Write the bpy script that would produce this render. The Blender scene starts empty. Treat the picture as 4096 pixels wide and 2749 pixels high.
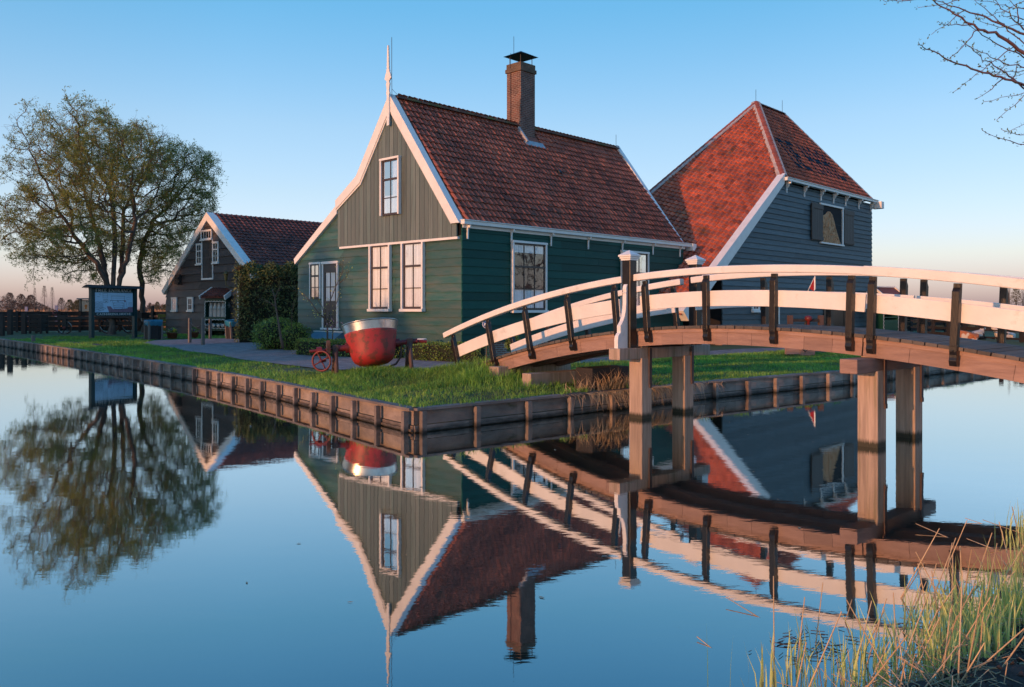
import bpy, bmesh, math, random
import numpy as np
from mathutils import Vector, Matrix, Quaternion
random.seed(7); NR = np.random.default_rng(7)
SC = bpy.context.scene; COL = SC.collection
R = math.radians
# ------------------------------------------------------------------ camera, sky, sun, exposure
FPX, EYE = 3320.0, 1.8
cam = bpy.data.cameras.new('camera'); cam.sensor_width = 36.0
cam.lens = FPX / 4096 * 36.0; cam.shift_y = -(2749 / 2 - 1238) / 4096
cam.clip_start = 0.1; cam.clip_end = 6000
co = bpy.data.objects.new('camera', cam); COL.objects.link(co)
co.location = (0, 0, EYE); co.rotation_euler = (R(90), 0, 0); SC.camera = co
SUN_EL = R(6.0); SUN_AZ = (-0.715, -0.699)
S = Vector((SUN_AZ[0] * math.cos(SUN_EL), SUN_AZ[1] * math.cos(SUN_EL), math.sin(SUN_EL)))
W = bpy.data.worlds.new('World'); SC.world = W; W.use_nodes = True
wn = W.node_tree.nodes; wl = W.node_tree.links; wn.clear()
sky = wn.new('ShaderNodeTexSky'); sky.sky_type = 'NISHITA'; sky.sun_disc = False
sky.sun_elevation = SUN_EL; sky.sun_rotation = math.atan2(S.x, S.y)
sky.air_density = 1.0; sky.dust_density = 0.8; sky.ozone_density = 1.5
tcw = wn.new('ShaderNodeTexCoord'); sx = wn.new('ShaderNodeSeparateXYZ'); wl.new(tcw.outputs['Generated'], sx.inputs[0])
gr = wn.new('ShaderNodeValToRGB'); els = gr.color_ramp.elements      # dawn air: pinker near the horizon, clearer blue above (by elevation)
for k, (z, c) in enumerate(((0.0, (.35, .345, .94)), (.06, (.44, .425, .67)), (.135, (.43, .43, .56)), (.21, (.41, .45, .55)), (.34, (.25, .46, .58)), (.5, (.17, .50, .76)))):
    e = els[k] if k < 2 else els.new(z)
    e.position = z; e.color = (*c, 1)
wl.new(sx.outputs[2], gr.inputs[0])
hs = wn.new('ShaderNodeMix'); hs.data_type = 'RGBA'; hs.blend_type = 'MULTIPLY'; hs.inputs[0].default_value = 1.0
dp = wn.new('ShaderNodeVectorMath'); dp.operation = 'DOT_PRODUCT'; dp.inputs[1].default_value = (*SUN_AZ, 0); wl.new(tcw.outputs['Generated'], dp.inputs[0])
mz = wn.new('ShaderNodeMapRange'); mz.inputs[1].default_value = -1; mz.inputs[2].default_value = 1; wl.new(dp.outputs['Value'], mz.inputs[0])
ga = wn.new('ShaderNodeValToRGB'); el2 = ga.color_ramp.elements      # evens out the glow round the sun and opposite it
for k, (p_, v_) in enumerate(((0.0, .60), (.085, .66), (.29, .92), (.55, 1.0), (1.0, .40))):
    e = el2[k] if k < 2 else el2.new(p_)
    e.position = p_; e.color = (v_, v_, v_, 1)
wl.new(mz.outputs[0], ga.inputs[0])
hm = wn.new('ShaderNodeMix'); hm.data_type = 'RGBA'; hm.blend_type = 'MULTIPLY'; hm.inputs[0].default_value = 1.0
wl.new(gr.outputs[0], hm.inputs[6]); wl.new(ga.outputs[0], hm.inputs[7]); wl.new(hm.outputs[2], hs.inputs[7])
bg = wn.new('ShaderNodeBackground'); bg.inputs['Strength'].default_value = 0.15
wo = wn.new('ShaderNodeOutputWorld')
wl.new(sky.outputs[0], hs.inputs[6]); wl.new(hs.outputs[2], bg.inputs[0]); wl.new(bg.outputs[0], wo.inputs[0])
sd = bpy.data.lights.new('sun', 'SUN'); sd.energy = 0.66; sd.angle = R(0.8); sd.color = (1.0, 0.44, 0.19)
so = bpy.data.objects.new('sun', sd); COL.objects.link(so)
so.rotation_euler = (-S).to_track_quat('-Z', 'Y').to_euler(); so.location = S * 200
SC.view_settings.view_transform = 'Standard'; SC.view_settings.look = 'None'
SC.view_settings.exposure = 2.42; SC.view_settings.gamma = 1.0; SC.view_settings.use_curve_mapping = False
SC.cycles.max_bounces = 8; SC.cycles.transparent_max_bounces = 12

# ------------------------------------------------------------------ materials
MATS = {}
def pm(name, c1, c2=None, scale=4.0, detail=5.0, rough=0.6, bump=0.0, bscale=None, st=(1, 1, 1), metal=0.0,
       spec=0.5, tint=0.0, lo=0.35, hi=0.65, c3=None, c3scale=1.2, c3lo=0.55, c3hi=0.7, rot=0.0, coat=0.0, trans=0.0, wet=None):
    m = bpy.data.materials.new(name); m.use_nodes = True; MATS[name] = m
    n = m.node_tree.nodes; l = m.node_tree.links; b = n['Principled BSDF']
    b.inputs['Roughness'].default_value = rough; b.inputs['Metallic'].default_value = metal
    b.inputs['Specular IOR Level'].default_value = spec; b.inputs['Coat Weight'].default_value = coat
    tc = n.new('ShaderNodeTexCoord'); mp = n.new('ShaderNodeMapping')
    mp.inputs['Scale'].default_value = st; mp.inputs['Rotation'].default_value = (0, 0, rot)
    l.new(tc.outputs['Object'], mp.inputs[0])
    col = None
    def noise(sc, dt=detail):
        t = n.new('ShaderNodeTexNoise'); t.inputs['Scale'].default_value = sc; t.inputs['Detail'].default_value = dt
        t.inputs['Roughness'].default_value = 0.6; l.new(mp.outputs[0], t.inputs['Vector']); return t
    def ramp(src, a, z):
        r = n.new('ShaderNodeMapRange'); r.inputs[1].default_value = a; r.inputs[2].default_value = z
        l.new(src, r.inputs[0]); return r.outputs[0]
    def mix(f, a, c):
        x = n.new('ShaderNodeMix'); x.data_type = 'RGBA'
        l.new(f, x.inputs[0])
        for k, v in ((6, a), (7, c)):
            if isinstance(v, tuple): x.inputs[k].default_value = (*v, 1)
            else: l.new(v, x.inputs[k])
        return x.outputs[2]
    if c2 is None: c2 = tuple(v * 0.75 for v in c1)
    nz = noise(scale); col = mix(ramp(nz.outputs[0], lo, hi), c1, c2)
    if c3: col = mix(ramp(noise(c3scale).outputs[0], c3lo, c3hi), col, c3)
    if wet:                                         # dark slimy band left by the water, by height
        gz = n.new('ShaderNodeNewGeometry'); sz = n.new('ShaderNodeSeparateXYZ'); l.new(gz.outputs['Position'], sz.inputs[0])
        nw = noise(7.0, 3); ad = n.new('ShaderNodeMath'); ad.operation = 'MULTIPLY_ADD'; ad.inputs[1].default_value = -0.10; l.new(nw.outputs[0], ad.inputs[0]); l.new(sz.outputs[2], ad.inputs[2])
        col = mix(ramp(ad.outputs[0], wet[1], wet[0]), col, wet[2])
    if tint:
        at = n.new('ShaderNodeAttribute'); at.attribute_name = 'tint'
        h = n.new('ShaderNodeHueSaturation'); l.new(col, h.inputs['Color'])
        mr = n.new('ShaderNodeMapRange'); mr.inputs[3].default_value = 1 - tint; mr.inputs[4].default_value = 1 + tint
        l.new(at.outputs['Fac'], mr.inputs[0]); l.new(mr.outputs[0], h.inputs['Value']); col = h.outputs[0]
    l.new(col, b.inputs['Base Color'])
    if bump:
        bn = noise(bscale or scale * 3, 4); bp = n.new('ShaderNodeBump')
        bp.inputs['Strength'].default_value = bump; bp.inputs['Distance'].default_value = 0.02
        l.new(bn.outputs[0], bp.inputs['Height']); l.new(bp.outputs[0], b.inputs['Normal'])
    if trans:
        tb = n.new('ShaderNodeBsdfTranslucent'); mx = n.new('ShaderNodeMixShader'); mx.inputs[0].default_value = trans
        l.new(col, tb.inputs[0]); l.new(b.outputs[0], mx.inputs[1]); l.new(tb.outputs[0], mx.inputs[2])
        l.new(mx.outputs[0], n['Material Output'].inputs[0])
    return m
def brickmat(name, ca, cb, cm, bw, rh, ms, dirv, rough=0.8, bump=0.4, c3=None):
    m = bpy.data.materials.new(name); m.use_nodes = True
    n = m.node_tree.nodes; l = m.node_tree.links; b = n['Principled BSDF']; b.inputs['Roughness'].default_value = rough
    tc = n.new('ShaderNodeTexCoord'); cx = n.new('ShaderNodeCombineXYZ')
    for i, d in enumerate(dirv):
        vm = n.new('ShaderNodeVectorMath'); vm.operation = 'DOT_PRODUCT'; vm.inputs[1].default_value = d
        l.new(tc.outputs['Object'], vm.inputs[0]); l.new(vm.outputs['Value'], cx.inputs[i])
    t = n.new('ShaderNodeTexBrick'); l.new(cx.outputs[0], t.inputs['Vector'])
    t.inputs['Color1'].default_value = (*ca, 1); t.inputs['Color2'].default_value = (*cb, 1); t.inputs['Mortar'].default_value = (*cm, 1)
    t.inputs['Scale'].default_value = 1.0; t.inputs['Brick Width'].default_value = bw; t.inputs['Row Height'].default_value = rh
    t.inputs['Mortar Size'].default_value = ms; t.inputs['Bias'].default_value = -0.1
    nz = n.new('ShaderNodeTexNoise'); nz.inputs['Scale'].default_value = 2.5; nz.inputs['Detail'].default_value = 6
    l.new(tc.outputs['Object'], nz.inputs['Vector'])
    x = n.new('ShaderNodeMix'); x.data_type = 'RGBA'; x.blend_type = 'MULTIPLY'; x.inputs[0].default_value = 0.8
    mr = n.new('ShaderNodeMapRange'); mr.inputs[1].default_value = 0.3; mr.inputs[2].default_value = 0.7; mr.inputs[3].default_value = 0.55; mr.inputs[4].default_value = 1.25
    l.new(nz.outputs[0], mr.inputs[0]); l.new(t.outputs['Color'], x.inputs[6]); l.new(mr.outputs[0], x.inputs[7])
    out = x.outputs[2]
    if c3:
        n2 = n.new('ShaderNodeTexNoise'); n2.inputs['Scale'].default_value = 0.9; n2.inputs['Detail'].default_value = 7
        l.new(tc.outputs['Object'], n2.inputs['Vector'])
        m2 = n.new('ShaderNodeMapRange'); m2.inputs[1].default_value = 0.52; m2.inputs[2].default_value = 0.68; l.new(n2.outputs[0], m2.inputs[0])
        x2 = n.new('ShaderNodeMix'); x2.data_type = 'RGBA'; x2.inputs[7].default_value = (*c3, 1)
        l.new(m2.outputs[0], x2.inputs[0]); l.new(out, x2.inputs[6]); out = x2.outputs[2]
    l.new(out, b.inputs['Base Color'])
    bp = n.new('ShaderNodeBump'); bp.inputs['Strength'].default_value = bump; bp.inputs['Distance'].default_value = 0.01; bp.invert = True
    l.new(t.outputs['Fac'], bp.inputs['Height']); l.new(bp.outputs[0], b.inputs['Normal'])
    return m

# ------------------------------------------------------------------ mesh helpers
class Fr:                                   # a local frame: (a, b, c) -> world
    def __init__(s, o, x, y, z=(0, 0, 1)):
        s.o = np.array(o, float); s.m = np.array([x, y, z], float)
    def __call__(s, p): return s.o + np.asarray(p, float) @ s.m
    def at(s, a, b=0, c=0): return Fr(s((a, b, c)), *s.m)
WORLD = Fr((0, 0, 0), (1, 0, 0), (0, 1, 0))
def rotz(o, a): return Fr(o, (math.cos(a), math.sin(a), 0), (-math.sin(a), math.cos(a), 0))
class MB:
    def __init__(s): s.v = []; s.f = []; s.t = []; s.tv = 0.5
    def add(s, vs, fs, tint=None):
        n = len(s.v); s.v.extend([tuple(p) for p in vs]); s.f.extend([tuple(i + n for i in f) for f in fs])
        s.t.extend([s.tv if tint is None else tint] * len(fs)); return s
    def box(s, fr, a, b, c, tint=None, taper=None):
        t = taper or (0, 0)
        P = [fr((a[0], b[0], c[0])), fr((a[1], b[0], c[0])), fr((a[1], b[1], c[0])), fr((a[0], b[1], c[0])),
             fr((a[0] + t[0], b[0] + t[1], c[1])), fr((a[1] - t[0], b[0] + t[1], c[1])), fr((a[1] - t[0], b[1] - t[1], c[1])), fr((a[0] + t[0], b[1] - t[1], c[1]))]
        return s.add(P, [(0, 3, 2, 1), (4, 5, 6, 7), (0, 1, 5, 4), (1, 2, 6, 5), (2, 3, 7, 6), (3, 0, 4, 7)], tint)
    def prism(s, fr, pts, d0, d1, plane='ac', tint=None):     # outline in two frame axes, extruded along the third
        def mk(p, d): return fr((p[0], d, p[1])) if plane == 'ac' else (fr((d, p[0], p[1])) if plane == 'bc' else fr((p[0], p[1], d)))
        n = len(pts); P = [mk(p, d0) for p in pts] + [mk(p, d1) for p in pts]
        return s.add(P, [tuple(range(n)), tuple(range(2 * n - 1, n - 1, -1))] + [(i, (i + 1) % n, n + (i + 1) % n, n + i) for i in range(n)], tint)
    def strip(s, fr, outer, inner, d0, d1, plane='ac', tint=None):  # a band between two polylines, extruded
        def mk(p, d): return fr((p[0], d, p[1])) if plane == 'ac' else fr((d, p[0], p[1]))
        for i in range(len(outer) - 1):
            q = [outer[i], outer[i + 1], inner[i + 1], inner[i]]
            P = [mk(p, d0) for p in q] + [mk(p, d1) for p in q]
            fs = [(0, 1, 2, 3), (7, 6, 5, 4), (0, 4, 5, 1), (2, 6, 7, 3)]
            if i == 0: fs.append((3, 7, 4, 0))
            if i == len(outer) - 2: fs.append((1, 5, 6, 2))
            s.add(P, fs, tint)
        return s
    def tube(s, pts, rad, n=8, caps=True, tint=None):
        pts = [np.asarray(p, float) for p in pts]; k = len(pts)
        if not hasattr(rad, '__len__'): rad = [rad] * k
        V = []; F = []; prev = None
        for i in range(k):
            d = pts[min(i + 1, k - 1)] - pts[max(i - 1, 0)]; d = d / (np.linalg.norm(d) + 1e-9)
            if prev is None:
                h = np.array([0, 0, 1.0]) if abs(d[2]) < 0.9 else np.array([1.0, 0, 0])
                u = np.cross(d, h)
            else: u = prev - d * np.dot(prev, d)
            u = u / (np.linalg.norm(u) + 1e-9); w = np.cross(d, u); prev = u
            for j in range(n):
                a = 2 * math.pi * j / n; V.append(pts[i] + rad[i] * (math.cos(a) * u + math.sin(a) * w))
        for i in range(k - 1):
            for j in range(n):
                F.append((i * n + j, i * n + (j + 1) % n, (i + 1) * n + (j + 1) % n, (i + 1) * n + j))
        if caps: F.append(tuple(range(n - 1, -1, -1))); F.append(tuple(range((k - 1) * n, k * n)))
        return s.add(V, F, tint)
    def lathe(s, fr, prof, n=32, tint=None):     # profile of (radius, height) turned about frame axis c
        V = []; F = []; k = len(prof)
        for r, h in prof:
            for j in range(n):
                a = 2 * math.pi * j / n; V.append(fr((r * math.cos(a), r * math.sin(a), h)))
        for i in range(k - 1):
            for j in range(n): F.append((i * n + j, i * n + (j + 1) % n, (i + 1) * n + (j + 1) % n, (i + 1) * n + j))
        return s.add(V, F, tint)
    def build(s, name, mat, parent=None, smooth=False, bevel=0.0, kind=None):
        me = bpy.data.meshes.new(name); o = bpy.data.objects.new(name, me); COL.objects.link(o)
        off = np.zeros(3)
        if parent is not None:
            q = parent
            while q is not None: off += np.array(q.location); q = q.parent
            o.parent = parent
        v = np.array(s.v, float).reshape(-1, 3) - off
        me.from_pydata(v.tolist(), [], s.f); me.materials.append(mat)
        if len(s.f) < 60000:
            bm = bmesh.new(); bm.from_mesh(me); bmesh.ops.recalc_face_normals(bm, faces=bm.faces[:]); bm.to_mesh(me); bm.free()
        a = me.attributes.new('tint', 'FLOAT', 'FACE'); a.data.foreach_set('value', np.array(s.t, 'f'))
        if smooth: me.polygons.foreach_set('use_smooth', [True] * len(me.polygons))
        if bevel:
            b = o.modifiers.new('bevel', 'BEVEL'); b.width = bevel; b.segments = 2; b.limit_method = 'ANGLE'; b.angle_limit = R(40)
        if kind: o['kind'] = kind
        me.update(); return o
def thing(name, loc, label, cat, group=None, rz=0.0):
    o = bpy.data.objects.new(name, None); COL.objects.link(o); o.location = tuple(float(x) for x in loc); o.rotation_euler = (0, 0, rz)
    o.empty_display_size = 0.3; o['label'] = label; o['category'] = cat
    if group: o['group'] = group
    return o
def tag(o, label, cat, group=None):
    o['label'] = label; o['category'] = cat
    if group: o['group'] = group
    return o
def copy_tree(o, parent=None):
    c = o.copy(); COL.objects.link(c); c.parent = parent
    for ch in list(o.children): copy_tree(ch, c)
    return c
def at(x, y, d):                            # a point d metres ahead, from where it shows in a 2336 px wide print
    return np.array([(x * 1.7534 - 2048) / FPX * d, d, EYE + (1238 - y * 1.7534) / FPX * d])
def raw(name, V, F, mat, tints=None, parent=None, kind=None, mats=None):   # big arrays straight to a mesh; F: (n,k) int
    me = bpy.data.meshes.new(name); o = bpy.data.objects.new(name, me); COL.objects.link(o)
    V = np.asarray(V, 'f')
    if parent is not None:
        o.parent = parent; V = V - np.array(parent.location, 'f')
    n, k = F.shape
    me.vertices.add(len(V)); me.vertices.foreach_set('co', V.ravel())
    me.loops.add(n * k); me.loops.foreach_set('vertex_index', F.astype('i').ravel())
    me.polygons.add(n); me.polygons.foreach_set('loop_start', np.arange(0, n * k, k, dtype='i'))
    me.polygons.foreach_set('loop_total', np.full(n, k, 'i'))
    me.materials.append(mat)
    if tints is not None:
        a = me.attributes.new('tint', 'FLOAT', 'FACE'); a.data.foreach_set('value', np.asarray(tints, 'f'))
    me.update(calc_edges=True)
    if kind: o['kind'] = kind
    return o
# ------------------------------------------------------------------ surfaces
M = {}
M['white'] = pm('white_paint', (0.80, 0.79, 0.76), (0.72, 0.71, 0.68), 3, rough=0.45, bump=0.05, st=(1, 1, 1))
M['railwhite'] = pm('weathered_white_rail_paint', (0.80, 0.78, 0.74), (0.72, 0.70, 0.66), 2.2, rough=0.42, bump=0.12, bscale=30, c3=(0.55, 0.53, 0.46), c3scale=5, c3lo=0.60, c3hi=0.78)
M['whiteold'] = pm('old_white_paint', (0.72, 0.72, 0.70), (0.5, 0.5, 0.47), 5, rough=0.5, bump=0.1)
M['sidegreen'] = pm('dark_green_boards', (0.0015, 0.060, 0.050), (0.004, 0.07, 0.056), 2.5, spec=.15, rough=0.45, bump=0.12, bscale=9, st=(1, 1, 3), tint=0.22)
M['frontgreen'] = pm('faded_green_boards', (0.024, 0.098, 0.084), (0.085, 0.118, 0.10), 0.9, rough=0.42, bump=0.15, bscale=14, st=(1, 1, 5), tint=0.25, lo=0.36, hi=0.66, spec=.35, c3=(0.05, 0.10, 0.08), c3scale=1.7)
M['gable'] = pm('grey_green_boards', (0.098, 0.142, 0.128), (0.128, 0.155, 0.14), 1.3, rough=0.5, bump=0.1, bscale=6, st=(6, 6, 0.5), tint=0.2, c3=(0.08, 0.10, 0.09), c3scale=1.0)
M['sash'] = pm('brown_sash_paint', (0.045, 0.03, 0.028), (0.06, 0.04, 0.036), 6, rough=0.4)
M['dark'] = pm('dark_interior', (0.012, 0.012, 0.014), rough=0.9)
M['curtain'] = pm('white_curtain', (0.82, 0.86, 0.90), (0.60, 0.63, 0.66), 26, 2, rough=0.9, st=(1, 1, 0.02), lo=0.42, hi=0.6)
M['rooftile'] = pm('old_red_pantiles', (0.38, 0.105, 0.056), (0.235, 0.076, 0.05), 1.6, rough=0.72, bump=0.2, bscale=22, tint=0.55, c3=(0.11, 0.072, 0.05), c3scale=0.9, c3lo=0.58, c3hi=0.78)
M['mossridge'] = pm('mossy_ridge_tiles', (0.22, 0.07, 0.04), (0.12, 0.06, 0.04), 3, rough=0.85, tint=0.3, c3=(0.13, 0.115, 0.03), c3scale=1.6, c3lo=0.5, c3hi=0.62)
M['hayredtile'] = pm('orange_red_pantiles', (0.54, 0.13, 0.058), (0.36, 0.092, 0.05), 1.1, rough=0.7, bump=0.2, bscale=22, tint=0.5, c3=(0.2, 0.11, 0.05), c3scale=0.7, c3lo=0.58, c3hi=0.75)
M['barntile'] = pm('brown_red_pantiles', (0.23, 0.065, 0.042), (0.13, 0.046, 0.036), 1.6, rough=0.75, bump=0.2, bscale=22, tint=0.45)
M['glazed'] = pm('dark_glazed_tiles', (0.012, 0.016, 0.028), rough=0.35, tint=0.3)
M['ridge'] = pm('red_ridge_tiles', (0.36, 0.085, 0.045), (0.27, 0.07, 0.04), 3, rough=0.7, tint=0.2)
M['mortar'] = pm('ridge_mortar', (0.5, 0.42, 0.38), (0.36, 0.3, 0.28), 6, rough=0.9)
M['lead'] = pm('lead_flashing', (0.42, 0.45, 0.48), (0.3, 0.32, 0.35), 6, rough=0.5, bump=0.3)
M['metal'] = pm('dark_metal', (0.03, 0.03, 0.032), rough=0.45, metal=0.6)
M['hayblue'] = pm('dark_blue_grey_boards', (0.048, 0.082, 0.10), (0.08, 0.11, 0.125), 1.6, rough=0.6, bump=0.35, bscale=5, st=(1.0, 1.0, 8), tint=0.3)
M['barnwall'] = pm('brown_black_boards', (0.050, 0.043, 0.044), (0.066, 0.056, 0.056), 1.4, rough=0.55, bump=0.2, bscale=6, st=(1, 1, 6), tint=0.3)
M['blackpaint'] = pm('black_gloss_paint', (0.012, 0.011, 0.011), (0.02, 0.018, 0.017), 6, rough=0.32, spec=.4, bump=0.12, bscale=18, st=(4, 4, 1))
M['beam'] = pm('hardwood_beam', (0.33, 0.21, 0.165), (0.24, 0.15, 0.12), 2.2, rough=0.7, bump=0.35, bscale=7, st=(1, 1, 7), tint=0.15)
M['pile'] = pm('weathered_pile', (0.46, 0.345, 0.265), (0.31, 0.23, 0.175), 2.2, rough=0.75, bump=0.5, bscale=6, st=(9, 9, 0.6), wet=(.0, .06, (0.035, 0.032, 0.016)), c3=(0.2, 0.17, 0.09), c3scale=1.2, c3lo=.56, c3hi=.75)
M['plank'] = pm('grey_deck_planks', (0.12, 0.10, 0.085), (0.075, 0.066, 0.056), 3, rough=0.8, bump=0.4, bscale=9, tint=0.3)
M['bulk'] = pm('weathered_bulkhead', (0.31, 0.245, 0.20), (0.165, 0.13, 0.108), 1.7, rough=0.75, bump=0.5, bscale=9, st=(1, 1, 2), tint=0.35, c3=(0.10, 0.095, 0.045), c3scale=3, c3lo=0.6, c3hi=0.75, wet=(-.04, .05, (0.018, 0.016, 0.010)))
M['bulkcap'] = pm('grey_bulkhead_cap', (0.23, 0.19, 0.165), (0.14, 0.115, 0.1), 3, rough=0.7, bump=0.4, bscale=9, tint=0.25)
M['bark'] = pm('willow_bark', (0.13, 0.10, 0.08), (0.07, 0.055, 0.045), 6, rough=0.9, bump=0.6, st=(1, 1, 0.4))
M['twig'] = pm('willow_twigs', (0.17, 0.13, 0.06), (0.11, 0.095, 0.045), 0.6, rough=0.8)
M['leafw'] = pm('willow_leaves', (0.33, 0.32, 0.075), (0.20, 0.25, 0.06), 0.35, rough=0.6, tint=0.5, trans=0.45)
M['hedge'] = pm('box_hedge_leaves', (0.20, 0.29, 0.05), (0.13, 0.21, 0.04), 1.5, rough=0.5, tint=0.55, trans=0.25)
M['conifer'] = pm('conifer_sprays', (0.085, 0.14, 0.045), (0.11, 0.125, 0.04), 1.0, rough=0.6, tint=0.5, c3=(0.13, 0.06, 0.025), c3scale=1.2, c3lo=0.6, c3hi=0.7, trans=0.15)
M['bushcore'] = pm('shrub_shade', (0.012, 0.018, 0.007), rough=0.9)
M['grass'] = pm('grass_blades', (0.14, 0.35, 0.045), (0.22, 0.37, 0.06), 0.7, rough=0.5, tint=0.55, trans=0.3)
M['straw'] = pm('dry_straw', (0.72, 0.52, 0.31), (0.52, 0.36, 0.2), 3, rough=0.7, tint=0.3, trans=0.2)
M['reed'] = pm('green_reed', (0.66, 0.70, 0.18), (0.78, 0.74, 0.27), 3, rough=0.5, tint=0.3, trans=0.5)
M['ground'] = pm('meadow_ground', (0.05, 0.10, 0.02), (0.07, 0.075, 0.03), 0.45, rough=0.95, bump=0.6, bscale=7, c3=(0.10, 0.075, 0.06), c3scale=0.25, c3lo=0.58, c3hi=0.66)
M['soil'] = pm('dark_peaty_soil', (0.030, 0.020, 0.016), (0.07, 0.048, 0.038), 9, rough=0.95, bump=1.0, bscale=24)
M['field'] = pm('reed_field', (0.46, 0.25, 0.13), (0.33, 0.18, 0.10), 0.4, rough=0.9, tint=0.4, trans=0.2)
M['farwood'] = pm('bare_thicket', (0.10, 0.065, 0.055), (0.065, 0.05, 0.04), 0.06, rough=0.9, tint=0.4)
M['fargreen'] = pm('budding_bush', (0.085, 0.075, 0.03), (0.06, 0.06, 0.03), 0.1, rough=0.9, tint=0.4)
M['fence'] = pm('tarred_boards', (0.016, 0.013, 0.012), (0.026, 0.02, 0.018), 3, rough=0.7, bump=0.3, tint=0.3)
M['post'] = pm('grey_post_wood', (0.20, 0.17, 0.145), (0.13, 0.11, 0.095), 4, rough=0.8, bump=0.4, st=(5, 5, 0.6))
M['stallgreen'] = pm('stall_green_paint', (0.006, 0.052, 0.036), (0.008, 0.06, 0.042), 2, rough=0.4, tint=0.1)
M['signgreen'] = pm('sign_green_paint', (0.006, 0.05, 0.055), rough=0.4)
M['can'] = pm('dull_aluminium', (0.55, 0.50, 0.45), (0.42, 0.37, 0.33), 4, rough=0.5, metal=0.35, bump=0.1)
M['bluebag'] = pm('blue_plastic_bag', (0.01, 0.13, 0.22), (0.03, 0.2, 0.3), 5, rough=0.35, bump=0.8, bscale=9)
M['basket'] = pm('woven_basket', (0.20, 0.07, 0.03), (0.12, 0.04, 0.02), 14, rough=0.8, bump=0.8, bscale=26)
M['red'] = pm('worn_red_paint', (0.40, 0.034, 0.036), (0.32, 0.03, 0.03), 2.5, rough=0.5, bump=0.25, c3=(0.16, 0.04, 0.03), c3scale=6.5, c3lo=0.50, c3hi=0.58)
M['redplain'] = pm('red_metal_paint', (0.20, 0.018, 0.02), (0.10, 0.016, 0.016), 6, rough=0.5)
M['steel'] = pm('galvanised_steel_band', (0.66, 0.66, 0.66), (0.48, 0.48, 0.48), 7, rough=0.3, metal=1.0, bump=.06, bscale=6)
M['rust'] = pm('rusty_iron', (0.07, 0.045, 0.04), (0.11, 0.06, 0.045), 6, rough=0.7, bump=0.3)
M['bluepaint'] = pm('grey_blue_paint', (0.10, 0.2, 0.27), (0.08, 0.16, 0.22), 4, rough=0.45)
M['signblue'] = pm('sign_blue', (0.015, 0.10, 0.32), rough=0.35)
M['pink'] = pm('pink_blossom', (0.6, 0.3, 0.36), rough=0.6)
M['hay'] = pm('hay', (0.66, 0.38, 0.21), (0.48, 0.27, 0.14), 12, rough=0.95, bump=1.0, bscale=30)
M['shutter'] = pm('grey_brown_shutter', (0.055, 0.05, 0.048), (0.04, 0.036, 0.035), 5, rough=0.6, bump=0.2, st=(5, 5, 0.6), tint=0.15)
M['panel'] = pm('sign_panel_paint', (0.60, 0.76, 0.90), (0.53, 0.69, 0.83), 3, rough=0.4)
M['ink'] = pm('sign_drawing_ink', (0.09, 0.11, 0.16), rough=0.5)
M['inkred'] = pm('sign_floor_red', (0.33, 0.19, 0.24), rough=0.5)
M['cream'] = pm('cream_board', (0.62, 0.50, 0.40), rough=0.5)
M['orange'] = pm('orange_paint', (0.6, 0.2, 0.03), rough=0.5)
M['flagred'] = pm('red_cloth', (0.5, 0.02, 0.03), rough=0.8, trans=0.3)
M['yellow'] = pm('yellow_petals', (0.7, 0.42, 0.02), rough=0.6)
M['purple'] = pm('purple_petals', (0.14, 0.05, 0.4), rough=0.6)
M['cheese'] = pm('yellow_cheese_wax', (0.65, 0.3, 0.02), rough=0.4)
def brickdir(u, v): return ((u[0] + v[0], u[1] + v[1], 0), (0, 0, 1))
U = np.array([-.7253, .6884, 0.]); V = np.array([.6884, .7253, 0.]); Z = np.array([0, 0, 1.])
M['brick'] = brickmat('chimney_brick', (0.19, 0.075, 0.052), (0.10, 0.046, 0.036), (0.27, 0.2, 0.165), 0.2, 0.068, 0.011, brickdir(U, V), bump=.8)
M['mossbrick'] = brickmat('mossy_chimney_brick', (0.15, 0.085, 0.05), (0.10, 0.06, 0.04), (0.16, 0.13, 0.09), 0.16, 0.058, 0.007, brickdir(U, V), c3=(0.10, 0.085, 0.02))
M['plinth'] = brickmat('plinth_brick', (0.26, 0.12, 0.08), (0.18, 0.085, 0.06), (0.36, 0.33, 0.3), 0.21, 0.065, 0.01, brickdir(U, V))
M['paver'] = brickmat('brick_pavers', (0.36, 0.25, 0.235), (0.265, 0.19, 0.18), (0.13, 0.11, 0.10), 0.21, 0.105, 0.008, ((.757, .653, 0), (-.653, .757, 0)), bump=0.5)
def glassmat():
    m = bpy.data.materials.new('window_glass'); m.use_nodes = True; n = m.node_tree.nodes; l = m.node_tree.links
    g = n.new('ShaderNodeBsdfGlossy'); g.inputs['Roughness'].default_value = 0.02; g.inputs[0].default_value = (0.9, 0.9, 0.9, 1)
    t = n.new('ShaderNodeBsdfTransparent'); t.inputs[0].default_value = (0.95, 0.96, 0.96, 1)
    lw = n.new('ShaderNodeLayerWeight'); lw.inputs[0].default_value = 0.22
    mr = n.new('ShaderNodeMapRange'); mr.inputs[3].default_value = 0.06; mr.inputs[4].default_value = 0.7
    mx = n.new('ShaderNodeMixShader'); l.new(lw.outputs['Fresnel'], mr.inputs[0]); l.new(mr.outputs[0], mx.inputs[0])
    tc = n.new('ShaderNodeTexCoord'); nz = n.new('ShaderNodeTexNoise'); nz.inputs['Scale'].default_value = 2.2; nz.inputs['Detail'].default_value = 1
    bp = n.new('ShaderNodeBump'); bp.inputs['Strength'].default_value = 0.08; bp.inputs['Distance'].default_value = 0.05
    l.new(tc.outputs['Object'], nz.inputs['Vector']); l.new(nz.outputs[0], bp.inputs['Height']); l.new(bp.outputs[0], g.inputs['Normal'])
    l.new(t.outputs[0], mx.inputs[1]); l.new(g.outputs[0], mx.inputs[2]); l.new(mx.outputs[0], n['Material Output'].inputs[0]); return m
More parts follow.
